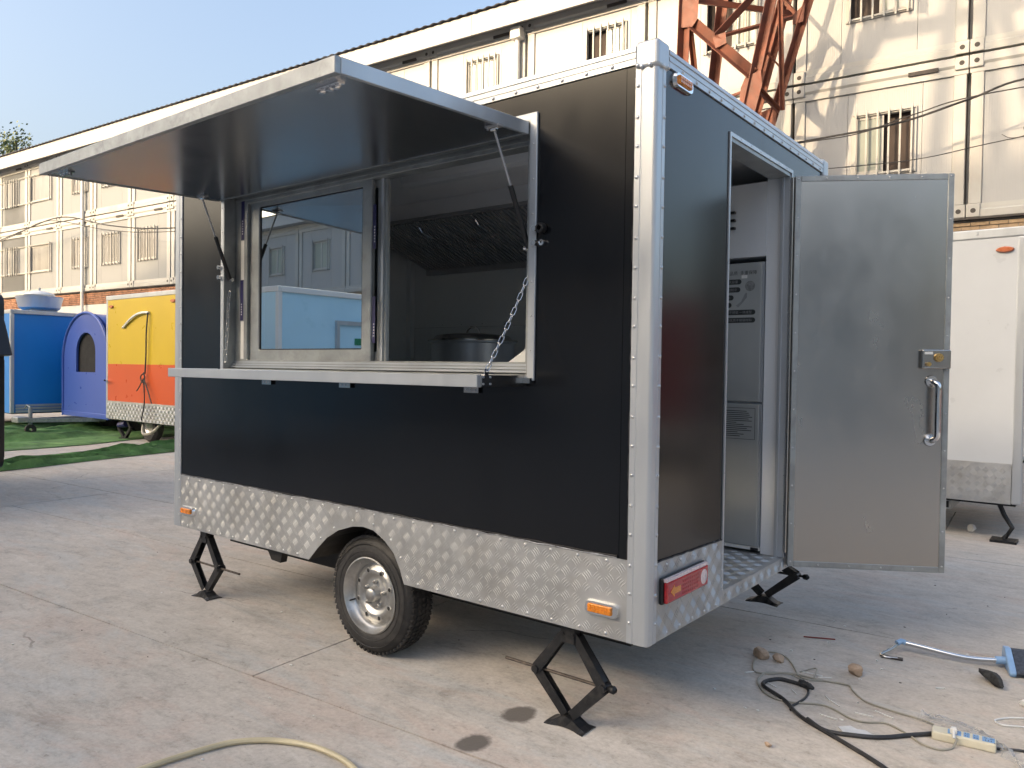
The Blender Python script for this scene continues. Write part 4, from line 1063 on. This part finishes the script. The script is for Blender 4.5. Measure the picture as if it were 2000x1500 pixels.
def text_on(s, size, x, y, z, mat, parent):
    me = text_mesh(s, size); me.materials.clear(); me.materials.append(mat)
    L = root_matrix(parent).inverted() @ Matrix.Translation((x, y, z)) @ Matrix.Rotation(R(90), 4, 'X')
    return link('lettering', me, parent, L)
up = fdoors[1]
def pill(x0, x1, z0, z1, mat):
    r = (z1-z0)/2; pts = [(x0,z0)] + [(x1-r+r*math.cos(a), (z0+z1)/2+r*math.sin(a)) for a in [R(-90+22.5*i) for i in range(9)]] + [(x0,z1)]
    return MB().prism(pts, 'y', 1.3942, 1.3948).build('printed_badge', mat, up)
for (x1, z, tx) in ((-.235,1.846,'超大容量'), (-.240,1.806,'快速制冷'), (-.275,1.766,'节能省电'), (-.285,1.728,'静音运行'), (-.160,1.690,'不锈钢 一体成型'), (-.160,1.650,'采用优质不锈钢材料')):
    pill(-.60, x1, z-.013, z+.013, M['print_dark']); text_on(tx, .0165, x1-.018, 1.3939, z-.006, M['print_grey'], up)
text_on('商用品质  多重保障', .022, -.155, 1.3945, 1.882, M['print_dark'], up)
MB().lathe([(0,0),(.026,0)], (-.190,1.3940,1.822), 'y', 18, closed=False).build('printed_badge', M['print_mid'], up)
MB().prism([(-.262,1.725),(-.235,1.745),(-.215,1.785),(-.205,1.79),(-.205,1.765),(-.23,1.735),(-.25,1.715)], 'y', 1.3937, 1.3941).build('printed_badge', M['print_grey'], up)
MB().box(-.235,-.205,1.3937,1.3942,1.862,1.878).build('paper_label', M['foam'], up)
lo = fdoors[0]
MB().ring('y', 1.3943, 1.3948, (-.34,-.150,1.045,1.205), (-.338,-.152,1.047,1.203)).build('printed_frame', M['print_dark'], lo)
rnd = random.Random(5)
for k in range(14):
    z = 1.188-k*.0098
    MB().box(-.33, -.33+rnd.uniform(.08,.17), 1.3944, 1.3948, z-.0018, z+.0018).build('printed_line', M['print_dark'], lo)

PT = thing('stock_pot', (-2.06, 1.42, 1.20), 'large steel stock pot with domed lid behind the serving window', 'pot')
pc = Vector((-2.06, 1.42, 1.20))
MB().lathe([(0,0),(.255,0),(.272,.012),(.275,.345),(.290,.352),(.290,.360),(.268,.360),(.262,.02),(0,.012)], pc, 'z', 56, closed=False).build('body', M['alu'], PT, smooth=True)
lid = MB().lathe([(.296,.361),(.296,.369),(.262,.374),(.246,.392),(.238,.398),(.12,.412),(0,.416)], pc, 'z', 56, closed=False).build('lid', M['steel_lid'] if 'steel_lid' in M else M['steel'], PT, smooth=True)
MB().tube([pc+Vector((-.055,0,.412)), pc+Vector((-.045,0,.440)), pc+Vector((-.02,0,.455)), pc+Vector((.02,0,.455)), pc+Vector((.045,0,.440)), pc+Vector((.055,0,.412))], .008, 8).build('handle', M['chrome'], lid, smooth=True)

# ------------------------------------------------------------ neighbouring trailers
def box_trailer(name, label, x0, x1, y0, y1, zb, zt, panel, skirt=None, trim='alu', cat='food trailer', lower=None, zsplit=None, rz=0):
    t = thing(name, ((x0+x1)/2, (y0+y1)/2, 0), label, cat)
    zs = zb+.32 if skirt else zb
    if lower:
        MB().box(x0+.03, x1-.03, y0+.005, y1-.005, zs, zsplit).build('lower_wall', M[lower], t)
        MB().box(x0+.03, x1-.03, y0+.0045, y1-.005, zsplit+.001, zt).build('upper_wall', M[panel], t)
    else:
        MB().box(x0+.03, x1-.03, y0+.005, y1-.005, zs, zt).build('wall', M[panel], t)
    MB().box(x0+.04, x1-.04, y0+.04, y1-.04, zb-.02, zs-.001).build('floor_frame', M['under'], t)
    for (x, y) in ((x0,y0), (x1-.07,y0), (x0,y1-.07), (x1-.07,y1-.07)):
        MB().box(x, x+.07, y, y+.07, zb, zt-.03).build('corner_post', M[trim], t, bevel=.012)
    for (a, b, c, d) in ((x0,x1,y0-.004,y0+.05), (x0,x1,y1-.05,y1+.004)): MB().box(a, b, c, d, zt-.03, zt+.05).build('top_rail', M[trim], t, bevel=.01)
    for (a, b) in ((x0-.004,x0+.05), (x1-.05,x1+.004)): MB().box(a, b, y0+.05, y1-.05, zt-.03, zt+.05).build('top_rail', M[trim], t, bevel=.01)
    if skirt:
        for nm, (a, b, c, d) in (('skirt',(x0+.07,x1-.07,y0-.002,y0+.003)), ('skirt',(x1-.003,x1+.002,y0+.07,y1-.07)), ('skirt',(x0-.002,x0+.003,y0+.07,y1-.07))):
            sk_ = MB().box(a, b, c, d, zb, zs+.01).build(nm, M['checker'], t)
            if c == y0-.002:
                tm = MB(); tread(tm, (x0+.07,y0-.002,zb), (1,0,0), (0,0,1), (0,-1,0), x1-x0-.14, zs-zb, cell=.060, h=.0045, nb=4, L=.025, w=.0042)
                tag(tm.build('tread_pattern', M['checker'], sk_), kind='stuff')
    for yy in (y0+.12, y1-.30):
        w = MB().lathe([(.16,.0),(.25,.0),(.285,.04),(.285,.13),(.25,.165),(.16,.165)], ((x0+x1)/2, yy, .285), 'y', 32).build('wheel', M['rubber'], t, smooth=True)
        MB().lathe([(.165,.01),(.15,.03),(.10,.05),(0,.045)], ((x0+x1)/2, yy, .285), 'y', 24, closed=False).build('rim', M['rim'], w, smooth=True)
    return t
def oval_marker(t, c, n=(0,-1,0), s=1.):
    c = Vector(c); n = Vector(n); u = Vector((-n.y, n.x, 0)); z = Vector((0,0,1))
    m = MB(); k = 16
    A = [c+u*.065*s*math.cos(2*math.pi*i/k)+z*.026*s*math.sin(2*math.pi*i/k) for i in range(k)]
    B_ = [c+u*.055*s*math.cos(2*math.pi*i/k)+z*.018*s*math.sin(2*math.pi*i/k)+n*.02 for i in range(k)]
    m.add(A+B_, [tuple(range(k, 2*k))] + [(i, (i+1) % k, k+(i+1) % k, k+i) for i in range(k)]); m.build('marker_lamp', M['marker_orange'], t, smooth=True)
M['marker_orange'] = pm('orange_marker', (.45,.12,.04), .3, 0, .1, 20, coat=.4)

# white trailer on the right
wt = box_trailer('food_trailer', 'white food trailer with checker plate skirt standing behind the open door', -2.6, .69, 5.0, 7.0, .34, 2.54, 'white_p', True)
oval_marker(wt, (.535,4.998,2.41)); oval_marker(wt, (-2.3,4.998,2.41))
MB().box(.10, .18, 5.1, 6.9, .235, .319).build('chassis_tube', M['alu_dull'], wt); MB().box(.115, .165, 5.098, 5.0995, .25, .305).build('tube_end', M['under'], wt)
MB().box(-2.3, -2.2, 5.05, 5.15, .02, .32).build('jack_leg', M['jack'], wt)
MB().tube([(.56,5.2,.02), (.62,5.2,.12), (.56,5.2,.22), (.52,5.2,.32)], .02, 6).build('jack_leg', M['jack'], wt); MB().box(.47,.66,5.1,5.28,.0,.02).build('jack_foot', M['jack'], wt)
rivets(wt, (-2.4,4.994,2.55), (.5,4.994,2.55), 9, (0,-1,0), 1.0)
# yellow and orange trailer
ye = box_trailer('food_trailer', 'yellow over orange trailer with checker plate skirt, left behind the black trailer', -13.40, -10.75, 4.2, 6.1, .36, 2.55, 'yellow', True, lower='orange', zsplit=1.36)
oval_marker(ye, (-13.18,4.198,2.40), s=1.2); oval_marker(ye, (-11.02,4.198,2.42), s=1.2)
MB().tube(spline([(-12.72,4.185,2.01), (-12.35,4.17,2.18), (-12.05,4.17,2.25), (-11.80,4.185,2.25)], 6), .022, 8).build('white_hose', M['foam'], ye, smooth=True)
MB().tube(spline([(-11.80,4.17,2.25), (-11.83,4.16,1.9), (-11.85,4.165,1.5), (-11.88,4.165,1.20)], 6), .013, 6).build('cord', M['cable'], ye, smooth=True)
for pts in ([(-11.88,4.15,1.22), (-11.98,4.14,1.15), (-11.92,4.14,1.05), (-11.84,4.14,1.12), (-11.88,4.14,1.22)], [(-11.88,4.14,1.12), (-12.05,4.14,.95), (-12.12,4.14,.90)], [(-11.86,4.14,1.1), (-11.72,4.14,.9), (-11.60,4.14,.70)], [(-11.87,4.14,1.1), (-11.85,4.14,.7), (-11.95,4.14,.4)]):
    MB().tube(spline(pts, 6), .011, 6).build('cord', M['cable'], ye, smooth=True)
MB().cyl((-13.42,4.18,1.06), (-13.22,4.10,1.06), .018, 8).build('latch', M['chrome'], ye)
jk = Vector((-12.86, 4.3, 0))
for (a, b) in (((-.02,.03),(-.24,.20)), ((.02,.03),(.22,.22)), ((-.24,.20),(-.08,.36)), ((.22,.22),(.1,.36))):
    MB().bar(jk+Vector((a[0],0,a[1])), jk+Vector((b[0],0,b[1])), .05, .05, (0,1,0)).build('jack_arm', M['jack'], ye)
MB().box(jk.x-.12, jk.x+.12, jk.y-.06, jk.y+.06, 0, .03).build('jack_foot', M['jack'], ye)
MB().tube(spline([(-12.2,4.3,.30), (-12.0,4.2,.16), (-11.7,4.2,.20), (-11.6,4.3,.34)], 6), .025, 6).build('drain_hose', M['wire'], ye, smooth=True)
MB().cyl((-13.1,4.32,.24), (-12.85,4.32,.28), .06, 10).build('hub', M['tape'], ye)

# periwinkle rounded trailer
PE = thing('food_trailer', (-14.6, 5.4, 0), 'periwinkle blue trailer with rounded arched end and dark arched opening', 'food trailer')
pc_, pr2 = -14.72, .985
def arch_pts(cx, r, zb, zs, n=24): return [(cx+r, zb)] + [(cx+r*math.cos(math.pi*i/n), zs+r*.92*math.sin(math.pi*i/n)) for i in range(n+1)] + [(cx-r, zb)]
outer = arch_pts(pc_, pr2, .30, 1.45); inner = arch_pts(-14.70, .42, 1.19, 1.58, 24)
m = MB(); n_ = len(outer)
for yy in (4.40, 4.44):
    m.v += [Vector((p[0], yy, p[1])) for p in outer] + [Vector((p[0], yy, p[1])) for p in inner]
o2 = 2*n_
for i in range(n_):
    j = (i+1) % n_
    m.f += [(i, j, n_+j, n_+i), (o2+i, o2+n_+i, o2+n_+j, o2+j), (i, o2+i, o2+j, j), (n_+i, n_+j, o2+n_+j, o2+n_+i)]
m.build('end_wall', M['peri'], PE)
MB().prism(arch_pts(-14.70, .46, 1.13, 1.58), 'y', 4.46, 4.48).build('opening_shade', M['interior_shade'], PE)  # black sheet behind the arch, stands in for interior shade
MB().prism(arch_pts(pc_, pr2-.015, .30, 1.45), 'y', 4.50, 6.3).build('body', M['peri'], PE, smooth=True)
tr_ = [(p[0], 4.395, p[1]) for p in arch_pts(pc_, pr2, .30, 1.45)]
MB().tube(tr_, .028, 8).build('edge_trim', M['peri'], PE, smooth=True)
MB().box(pc_-pr2, pc_+pr2, 4.385, 4.45, .30, .40).build('base_rail', M['peri'], PE, bevel=.01)
for xx in (-15.2, -14.3):
    MB().bar((xx,4.6,.27), (-14.68+(xx+14.75)*.12,3.30,.29), .07, .07).build('drawbar', M['galv'], PE)
MB().box(-14.85,-14.55,3.15,3.35,.25,.36).build('coupling', M['galv'], PE, bevel=.02)
MB().cyl((-14.78,3.45,.20), (-14.78,3.45,.52), .035, 12).build('jockey_post', M['galv'], PE, smooth=True)
MB().tube([(-14.78,3.45,.52), (-14.86,3.42,.56), (-14.92,3.40,.50)], .014, 6).build('jockey_crank', M['galv'], PE)
MB().lathe([(.03,-.03),(.095,-.03),(.105,0),(.095,.03),(.03,.03)], (-14.78,3.45,.105), 'x', 20).build('jockey_wheel', M['rubber'], PE, smooth=True)
for xx in (-15.45, -14.2):
    MB().lathe([(.10,0),(.22,0),(.25,.04),(.25,.12),(.22,.15),(.10,.15)], (xx,5.2,.25), 'x', 24).build('wheel', M['rubber'], PE, smooth=True)

# big blue trailer with a roof fan
bt = box_trailer('food_trailer', 'deep blue trailer at far left with a round white fan on its roof', -19.6, -16.35, 3.66, 6.1, .33, 2.38, 'blue', None)
for z in (.34,.40,.46): MB().box(-16.348,-16.335,3.75,6.0,z,z+.045).build('side_rail', M['alu'], bt)
sf = MB().box(-16.345,-16.20,4.80,5.6,2.02,2.06).build('awning', M['alu_dull'], bt)
MB().box(-16.344,-16.30,4.80,4.86,.95,2.01).build('awning_stay', M['steel_dark'], bt)
oval_marker(bt, (-16.9,3.655,2.2), s=1.)
FN = thing('roof_fan', (-17.3, 4.55, 2.43), 'round white ventilator fan on the blue trailer roof', 'fan')
fc = Vector((-17.3, 4.55, 2.43))
MB().box(fc.x-.26, fc.x+.26, fc.y-.26, fc.y+.26, 2.432, 2.50).build('base', M['alu_dull'], FN)
MB().lathe([(0,.07),(.33,.07),(.40,.12),(.44,.30),(.46,.36),(.43,.36),(.38,.16),(0,.12)], fc, 'z', 40, closed=False).build('bowl', M['alu'], FN, smooth=True)
MB().lathe([(0,.50),(.12,.49),(.27,.44),(.30,.40),(.28,.38),(0,.38)], fc, 'z', 40, closed=False).build('cowl', M['white_in'], FN, smooth=True)
MB().cyl(fc+Vector((0,0,.49)), fc+Vector((0,0,.56)), .025, 8).build('spindle', M['alu'], FN)

# black trailer cut by the left edge
BK = thing('food_trailer', (-8.0, -.6, 0), 'black trailer with a raised flap cut by the left edge of the picture', 'food trailer')
def rounded(x0, x1, z0, z1, r):
    pts = []
    for (cx, cz, a0) in ((x1-r,z0+r,-90), (x1-r,z1-r,0), (x0+r,z1-r,90), (x0+r,z0+r,180)):
        pts += [(cx+r*math.cos(R(a0+a)), cz+r*math.sin(R(a0+a))) for a in range(0, 91, 15)]
    return pts
MB().prism(rounded(-9.4,-6.78,.40,2.0,.09), 'y', -.9, .30).build('body', M['black_far'], BK, smooth=True)
MB().prism([(-7.2,2.38), (-6.96,2.05), (-6.72,1.72), (-6.555,1.44), (-6.67,1.43), (-6.80,1.65), (-7.2,2.2)], 'y', -.8, .295).build('flap', M['black_far'], BK, bevel=.01)
MB().tube([(-6.80,.29,.50), (-6.80,.29,1.4)], .02, 8).build('edge_trim', M['black_plastic'], BK)
for yy in (-.7, .0): MB().lathe([(.12,0),(.25,0),(.285,.04),(.285,.13),(.25,.165),(.12,.165)], (-8.1,yy-.1,.285), 'y', 24).build('wheel', M['rubber'], BK, smooth=True)

# light blue trailer behind the camera, seen in the window glass
M['white_trim'] = pm('white_trim', (.75,.75,.74), .4, 0, .04, 3)
LB = box_trailer('food_trailer', 'light blue trailer with white edges, seen only as a reflection in the serving window', -11.2, -7.75, -6.1, -3.75, .38, 2.42, 'sky_blue', None, trim='white_trim')
MB().ring('x', -7.778, -7.74, (-5.75,-4.75,.5,2.05), (-5.69,-4.81,.56,1.99)).build('door_frame', M['alu'], LB)
MB().box(-7.779,-7.765,-5.25,-5.12,1.70,1.80).build('green_sticker', pm('green_sticker', (.03,.25,.12), .4), LB)
oval_marker(LB, (-8.6,-3.744,2.2), (0,1,0))
# red trailer to the right of the camera, seen as a blurred patch in the rear panel
RT = box_trailer('food_trailer', 'dark red trailer right of the picture, seen only as a blur in the rear panel', 3.2, 5.4, 6.6, 9.0, .38, 2.35, 'red_p', True)
GT = box_trailer('food_trailer', 'charcoal trailer added right of the picture to darken the rear panel reflection', 6.2, 9.6, 8.2, 10.4, .38, 2.4, 'black_far', True)  # unseen trailer added so the rear panel reflects something dark

# ------------------------------------------------------------ green shade nets on the ground
def net(name, label, pts_near, pts_far, amp, nu, nv, seed, base=.004):
    rnd = random.Random(seed)
    A = spline(pts_near, max(1, nu//(len(pts_near)-1))); B_ = spline(pts_far, max(1, nu//(len(pts_far)-1)))
    n = min(len(A), len(B_)); m = MB()
    ph = [(rnd.uniform(2,10), rnd.uniform(22,80), rnd.uniform(0,6.28), rnd.uniform(.3,1)) for _ in range(7)]
    for i in range(n):
        for j in range(nv+1):
            t = j/nv; p = A[i].lerp(B_[i], t); u = i/n
            h = sum(w*(1-2*abs(math.sin((a*u+b*t+c+1.9*math.sin(3*u+c)+.6*math.sin(17*u))*.5))) for (a, b, c, w) in ph)/2.6
            e = min(1, 6*t, 6*(1-t))
            z = base + max(0, h*amp*e + amp*.45*e) + rnd.uniform(0,.004)
            m.v.append(Vector((p.x+rnd.uniform(-.01,.01), p.y, z)))
    for i in range(n-1):
        for j in range(nv):
            a = i*(nv+1)+j; b = a+nv+1; m.f.append((a, b, b+1, a+1))
    o = m.build(name, M['net'], smooth=True, angle=25); sm = o.modifiers.new('solid', 'SOLIDIFY'); sm.thickness = .006; sm.offset = 1
    return tag(o, label, 'shade net')
net('shade_net', 'rumpled strip of green shade net lying nearest across the concrete at left', [(-9.2,-1.0,0), (-9.55,.4,0), (-9.75,1.5,0), (-10.1,2.8,0), (-10.35,4.2,0), (-10.5,6,0)], [(-9.6,-1.0,0), (-10.0,.4,0), (-10.25,1.5,0), (-10.8,2.8,0), (-11.5,4.2,0), (-12,6,0)], .17, 80, 30, 2)
net('shade_net', 'wide green shade net spread in folds beneath the far trailers', [(-12.0,-.5,0), (-12.1,1.5,0), (-12.25,3.3,0), (-12.7,4.6,0), (-12.9,6.5,0)], [(-18.2,-.5,0), (-18.2,1.5,0), (-18.2,3.3,0), (-18.5,4.6,0), (-18.5,6.5,0)], .12, 90, 110, 5)

# ------------------------------------------------------------ clutter in the right foreground
def flat(pts, z=.008): return [Vector((p[0], p[1], z if len(p) < 3 else p[2])) for p in pts]
def cord(name, pts, r, mat, label, cat, n=7):
    o = MB().tube(spline(flat(pts, r+.001), n), r, 8).build(name, M[mat], smooth=True); return tag(o, label, cat)
cord('extension_cable', [(.95,.16), (.80,.38), (.661,.506), (.495,.61), (.32,.714), (.207,.837), (.097,.915), (.080,.973), (.115,1.039), (.165,1.047), (.205,1.042), (.243,1.030)], .0085, 'cable', 'thick black cable running in a loop out of the bottom of the picture', 'cable')
cord('extension_cable', [(.765,.905), (.697,.831), (.61,.733), (.514,.679), (.427,.655), (.35,.69,.02)], .0085, 'cable', 'short black cable joining the power strip to the thick looped cable', 'cable')
cord('twisted_wire', [(.245,1.03), (.265,.98), (.27,.90), (.255,.80), (.262,.76)], .005, 'cable', 'thin dark wire hanging from the cable joint on the concrete', 'wire')
jt = MB().tube(spline([(.205,1.035,.016), (.225,1.04,.018), (.25,1.03,.018), (.275,1.022,.014)], 4), [.008,.015,.016,.014,.016,.014,.012,.014,.012,.014,.010,.009,.006][:13], 8)
tag(jt.build('taped_joint', M['char'], smooth=True), 'black taped joint at the end of the looped cable', 'joint')
cord('lamp_flex', [(.749,.957,.02), (.699,1.013), (.584,1.025), (.479,1.051), (.41,1.13), (.372,1.182), (.258,1.16), (.145,1.156), (.06,1.10), (.036,1.064), (.054,.951), (.138,.846), (.229,.835), (.356,.897), (.472,.84), (.529,.842), (.595,.885), (.677,.842), (.74,.788), (.80,.78), (.835,.825), (.845,.862,.03)], .0042, 'wire', 'long beige flex looping from the power strip over the concrete', 'wire')
cord('lamp_flex', [(.27,1.16), (.222,1.115,.012), (.171,1.147), (.12,1.24), (.06,1.33), (.001,1.368), (-.055,1.347), (-.062,1.25), (-.045,1.16), (-.005,1.07), (.05,1.08), (.13,1.11,.016), (.20,1.09,.012), (.25,1.06)], .0038, 'wire', 'beige flex loop lying over the pair of tan stones', 'wire')
cord('lamp_flex', [(.16,1.20), (.20,1.27,.01), (.225,1.235,.02), (.235,1.16,.012)], .003, 'wire', 'short kinked end of beige flex beside the loop', 'wire')
cord('white_string', [(1.02,1.30), (.97,1.26), (.93,1.20), (.955,1.17), (1.0,1.19), (1.06,1.22)], .0035, 'foam', 'white string curl on the concrete at the right edge', 'string')
cord('brown_cord', [(.96,.92), (1.03,.96), (1.15,1.0)], .005, 'cable', 'dark cord leaving the power strip to the right', 'cord')
cord('garden_hose', [(-1.30,-1.45), (-1.295,-1.30), (-1.283,-1.10), (-1.253,-.939), (-1.217,-.84), (-1.127,-.75), (-.998,-.688), (-.874,-.672), (-.747,-.687), (-.64,-.74), (-.56,-.84), (-.52,-1.0)], .011, 'hose', 'cream garden hose arching in at the bottom edge', 'hose')
# power strip
PS = thing('power_strip', (.86, .905, 0), 'cream power strip with four blue socket panels and one plug', 'power strip', R(7))
MB().box(-.105, .105, -.031, .031, .0, .034).build('body', M['strip'], PS, bevel=.006, local=True)
for (a, b, kind) in ((-.052,-.008,1), (.000,.020,2), (.030,.050,2), (.060,.100,1)):
    p = MB().box(a, b, -.022, .020, .0342, .0352).build('socket_panel', M['socket'], PS, local=True)
    cc = (a+b)/2
    if kind == 1:
        for dx in (-.009,.009): MB().obox((cc+dx,.008,.0356), (1,.7*(-1 if dx < 0 else 1),0), (-.7*(-1 if dx < 0 else 1),1,0), (0,0,1), .0045, .0012, .0004).build('slot', M['black_plastic'], p, local=True)
        for dx in (-.009,0,.009): MB().box(cc+dx-.0013, cc+dx+.0013, -.016, -.007, .0353, .0359).build('slot', M['black_plastic'], p, local=True)
    else:
        for y in (-.012,.010):
            for dx in (-.004,.004): MB().box(cc+dx-.001, cc+dx+.001, y-.004, y+.004, .0353, .0359).build('slot', M['black_plastic'], p, local=True)
pg = MB().prism([(-.045,-.026),(-.020,-.026),(-.024,-.002),(-.041,-.002)], 'z', .0362, .058).build('plug', M['foam'], PS, bevel=.004, local=True)
MB().tube([(-.032,-.02,.05), (-.032,-.036,.045), (-.030,-.048,.03)], .006, 8).build('plug_boot', M['foam'], pg, smooth=True, local=True)
MB().cyl((.100,-.024,.034), (.100,-.024,.0355), .003, 8).build('screw', M['steel'], PS, local=True)
# clear plastic bag beside it
rnd = random.Random(11); m = MB(); NU, NV = 22, 10
path = spline([(.70,1.03), (.80,1.02), (.90,.99), (.98,.94), (1.02,.86), (1.08,.78), (1.16,.70)], 4)
for i, p in enumerate(path):
    w = .055 if i < 8 else .03+.02*math.sin(i)
    for j in range(NV+1):
        t = j/NV-.5; m.v.append(Vector((p.x+t*w*.6+rnd.uniform(-.006,.006), p.y+t*w*1.4+rnd.uniform(-.006,.006), .006+.035*(1-4*t*t)*rnd.uniform(.3,1)*(1 if i < 12 else .6))))
for i in range(len(path)-1):
    for j in range(NV): a = i*(NV+1)+j; m.f.append((a, a+NV+1, a+NV+2, a+1))
tag(m.build('plastic_bag', M['film'], smooth=True, angle=30), 'crumpled clear plastic bag trailing behind the power strip', 'bag')
# floor brush
BR = thing('floor_brush', (.95, 1.95, 0), 'floor brush with steel handle and pale blue head lying at the right edge', 'brush')
MB().tube(spline([(.475,1.79,.055), (.56,1.80,.048), (.69,1.815,.036), (.78,1.84,.032), (.885,1.875,.040)], 6), .0115, 12).build('handle', M['chrome'], BR, smooth=True)
MB().tube([(.485,1.791,.056), (.468,1.785,.060), (.452,1.765,.052)], .0135, 10).build('handle_clip', M['blue_plastic'], BR, smooth=True)
MB().tube(spline([(.465,1.785,.056), (.435,1.725,.030), (.402,1.672,.012), (.42,1.655,.008), (.475,1.675,.006)], 6), .0065, 8).build('hook', M['steel'], BR, smooth=True)
MB().obox((.450,1.672,.006), (1,.15,0), (-.15,1,0), (0,0,1), .048, .014, .0035).build('scraper_blade', M['screw'], BR)
MB().tube([(.86,1.866,.038), (.905,1.882,.042)], .018, 12).build('socket', M['blue_plastic'], BR, smooth=True)
hm = MB(); hx = Vector((.24,-.97,0)); hy = Vector((.97,.24,0))
prof = [(-.105,.050), (-.090,.085), (-.04,.092), (.03,.066), (.105,.036), (.120,.022), (.11,.004), (-.09,.004), (-.11,.02)]
c0 = Vector((.898,1.880,0))
P = [c0+hx*p[0]+Vector((0,0,p[1])) for p in prof]; Q = [p+hy*.028 for p in P]; k = len(P)
hm.add(P+Q, [tuple(range(k)), tuple(range(k, 2*k))[::-1]] + [(i, (i+1) % k, k+(i+1) % k, k+i) for i in range(k)]).build('head', M['blue_plastic'], BR, bevel=.005)
P = [c0+hy*.0285+hx*p[0]*.93+Vector((0,0,p[1]*.93+.002)) for p in prof]; Q = [p+hy*.19 for p in P]
MB().add(P+Q, [tuple(range(k)), tuple(range(k, 2*k))[::-1]] + [(i, (i+1) % k, k+(i+1) % k, k+i) for i in range(k)]).build('bristles', M['brush'], BR, bevel=.004)
# stones and scraps
def lump(name, loc, s, mat, label, cat, seed, flatten=.7, group=None):
    import bmesh
    rnd = random.Random(seed); bm = bmesh.new(); bmesh.ops.create_icosphere(bm, subdivisions=2, radius=1)
    dirs = [Vector((rnd.gauss(0,1), rnd.gauss(0,1), rnd.gauss(0,1))).normalized() for _ in range(7)]
    for v in bm.verts:
        v.co = Vector((v.co.x*s[0], v.co.y*s[1], v.co.z*s[2])) * (1+rnd.uniform(-.07,.07))
    for d in dirs:
        lim = .72*max(abs(d.x)*s[0], abs(d.y)*s[1], abs(d.z)*s[2])
        for v in bm.verts:
            q = v.co.dot(d)
            if q > lim: v.co -= d*(q-lim)
    zmin = min(v.co.z for v in bm.verts)
    for v in bm.verts: v.co.z -= zmin
    me = bpy.data.meshes.new(name); bm.to_mesh(me); bm.free(); me.materials.append(M[mat])
    o = link(name, me); o.location = loc; return tag(o, label, cat, group)
lump('stone', (-.045,1.262,0), (.046,.038,.034), 'stone', 'tan stone inside the beige flex loop, larger of the touching pair', 'stone', 1)
lump('stone', (.035,1.262,0), (.036,.026,.024), 'stone', 'smaller tan stone of the touching pair inside the flex loop', 'stone', 2)
lump('stone', (.372,1.322,0), (.044,.030,.032), 'stone', 'single tan stone between the flex and the floor brush', 'stone', 3)
lump('stone', (.30,.40,0), (.018,.014,.010), 'stone', 'small tan chip at the bottom edge left of the black cable', 'stone', 4)
dk_ = lump('rubber_scrap', (.868,1.630,0), (.100,.036,.036), 'char', 'charred dark scrap below the pale blue brush head', 'scrap', 6); dk_.rotation_euler = (0,0,R(-58))
lump('light_bulb', (1.02,1.44,0), (.045,.02,.02), 'foam', 'white bulb shaped bit at the right edge above the string', 'bulb', 9)
lump('foam_ball', (.30,5.43,0), (.045,.045,.04), 'foam', 'small white lump on the ground under the white trailer', 'lump', 8)
m = MB(); pts = [(.455,.735),(.49,.775),(.52,.760),(.545,.772),(.575,.752),(.615,.765),(.60,.735),(.56,.725),(.53,.705),(.50,.712),(.485,.70)]
m.prism(pts, 'z', .001, .004); tag(m.build('paper_scrap', M['paper']), 'torn white paper scrap between the cable and the flex', 'scrap')
m = MB().cyl((.019,1.70,.004), (.16,1.765,.004), .0035, 6); tag(m.build('red_stick', M['red_stick']), 'thin dark red stick on the concrete below the doorway', 'stick')
rnd = random.Random(21)
offc = [(.205,1.215,.10,.1), (.27,1.21,.06,.6), (-.02,1.05,.05,.9), (.10,.975,.08,-.5), (.345,.985,.05,-.9), (.385,.95,.06,-.7), (.505,.915,.07,.1), (.40,.80,.07,-.1), (.57,.97,.08,-.35), (.365,1.37,.05,1.4), (.70,1.42,.04,.6), (.21,.96,.05,-.8)]
for (x, y, l, a) in offc:
    m = MB().cyl((x-l/2*math.cos(a),y-l/2*math.sin(a),.003), (x+l/2*math.cos(a),y+l/2*math.sin(a),.003), .0026, 6)
    tag(m.build('wire_offcut', M['foam']), 'short white wire offcut scattered among the cables on the concrete', 'wire offcut', 'white wire offcuts among the cables')
for k in range(26):
    x, y = (rnd.uniform(-.1,1.0), rnd.uniform(.6,2.4)) if k < 18 else (rnd.uniform(-3.4,-.9), rnd.uniform(-1.2,.2))
    lump('white_chip', (x,y,0), (rnd.uniform(.005,.011), rnd.uniform(.004,.008), .003), 'foam', 'tiny white chip of debris on the bare concrete', 'chip', 100+k, group='tiny white chips on the concrete')
for k in range(20):
    x, y = (rnd.uniform(-.2,1.2), rnd.uniform(.6,3.4)) if k < 10 else (rnd.uniform(-4.5,-.4), rnd.uniform(-1.4,1.0))
    lump('dark_crumb', (x,y,0), (rnd.uniform(.004,.009), rnd.uniform(.002,.005), .002), 'char', 'tiny dark crumb of dirt on the bare concrete', 'crumb', 200+k, group='tiny dark crumbs on the concrete')
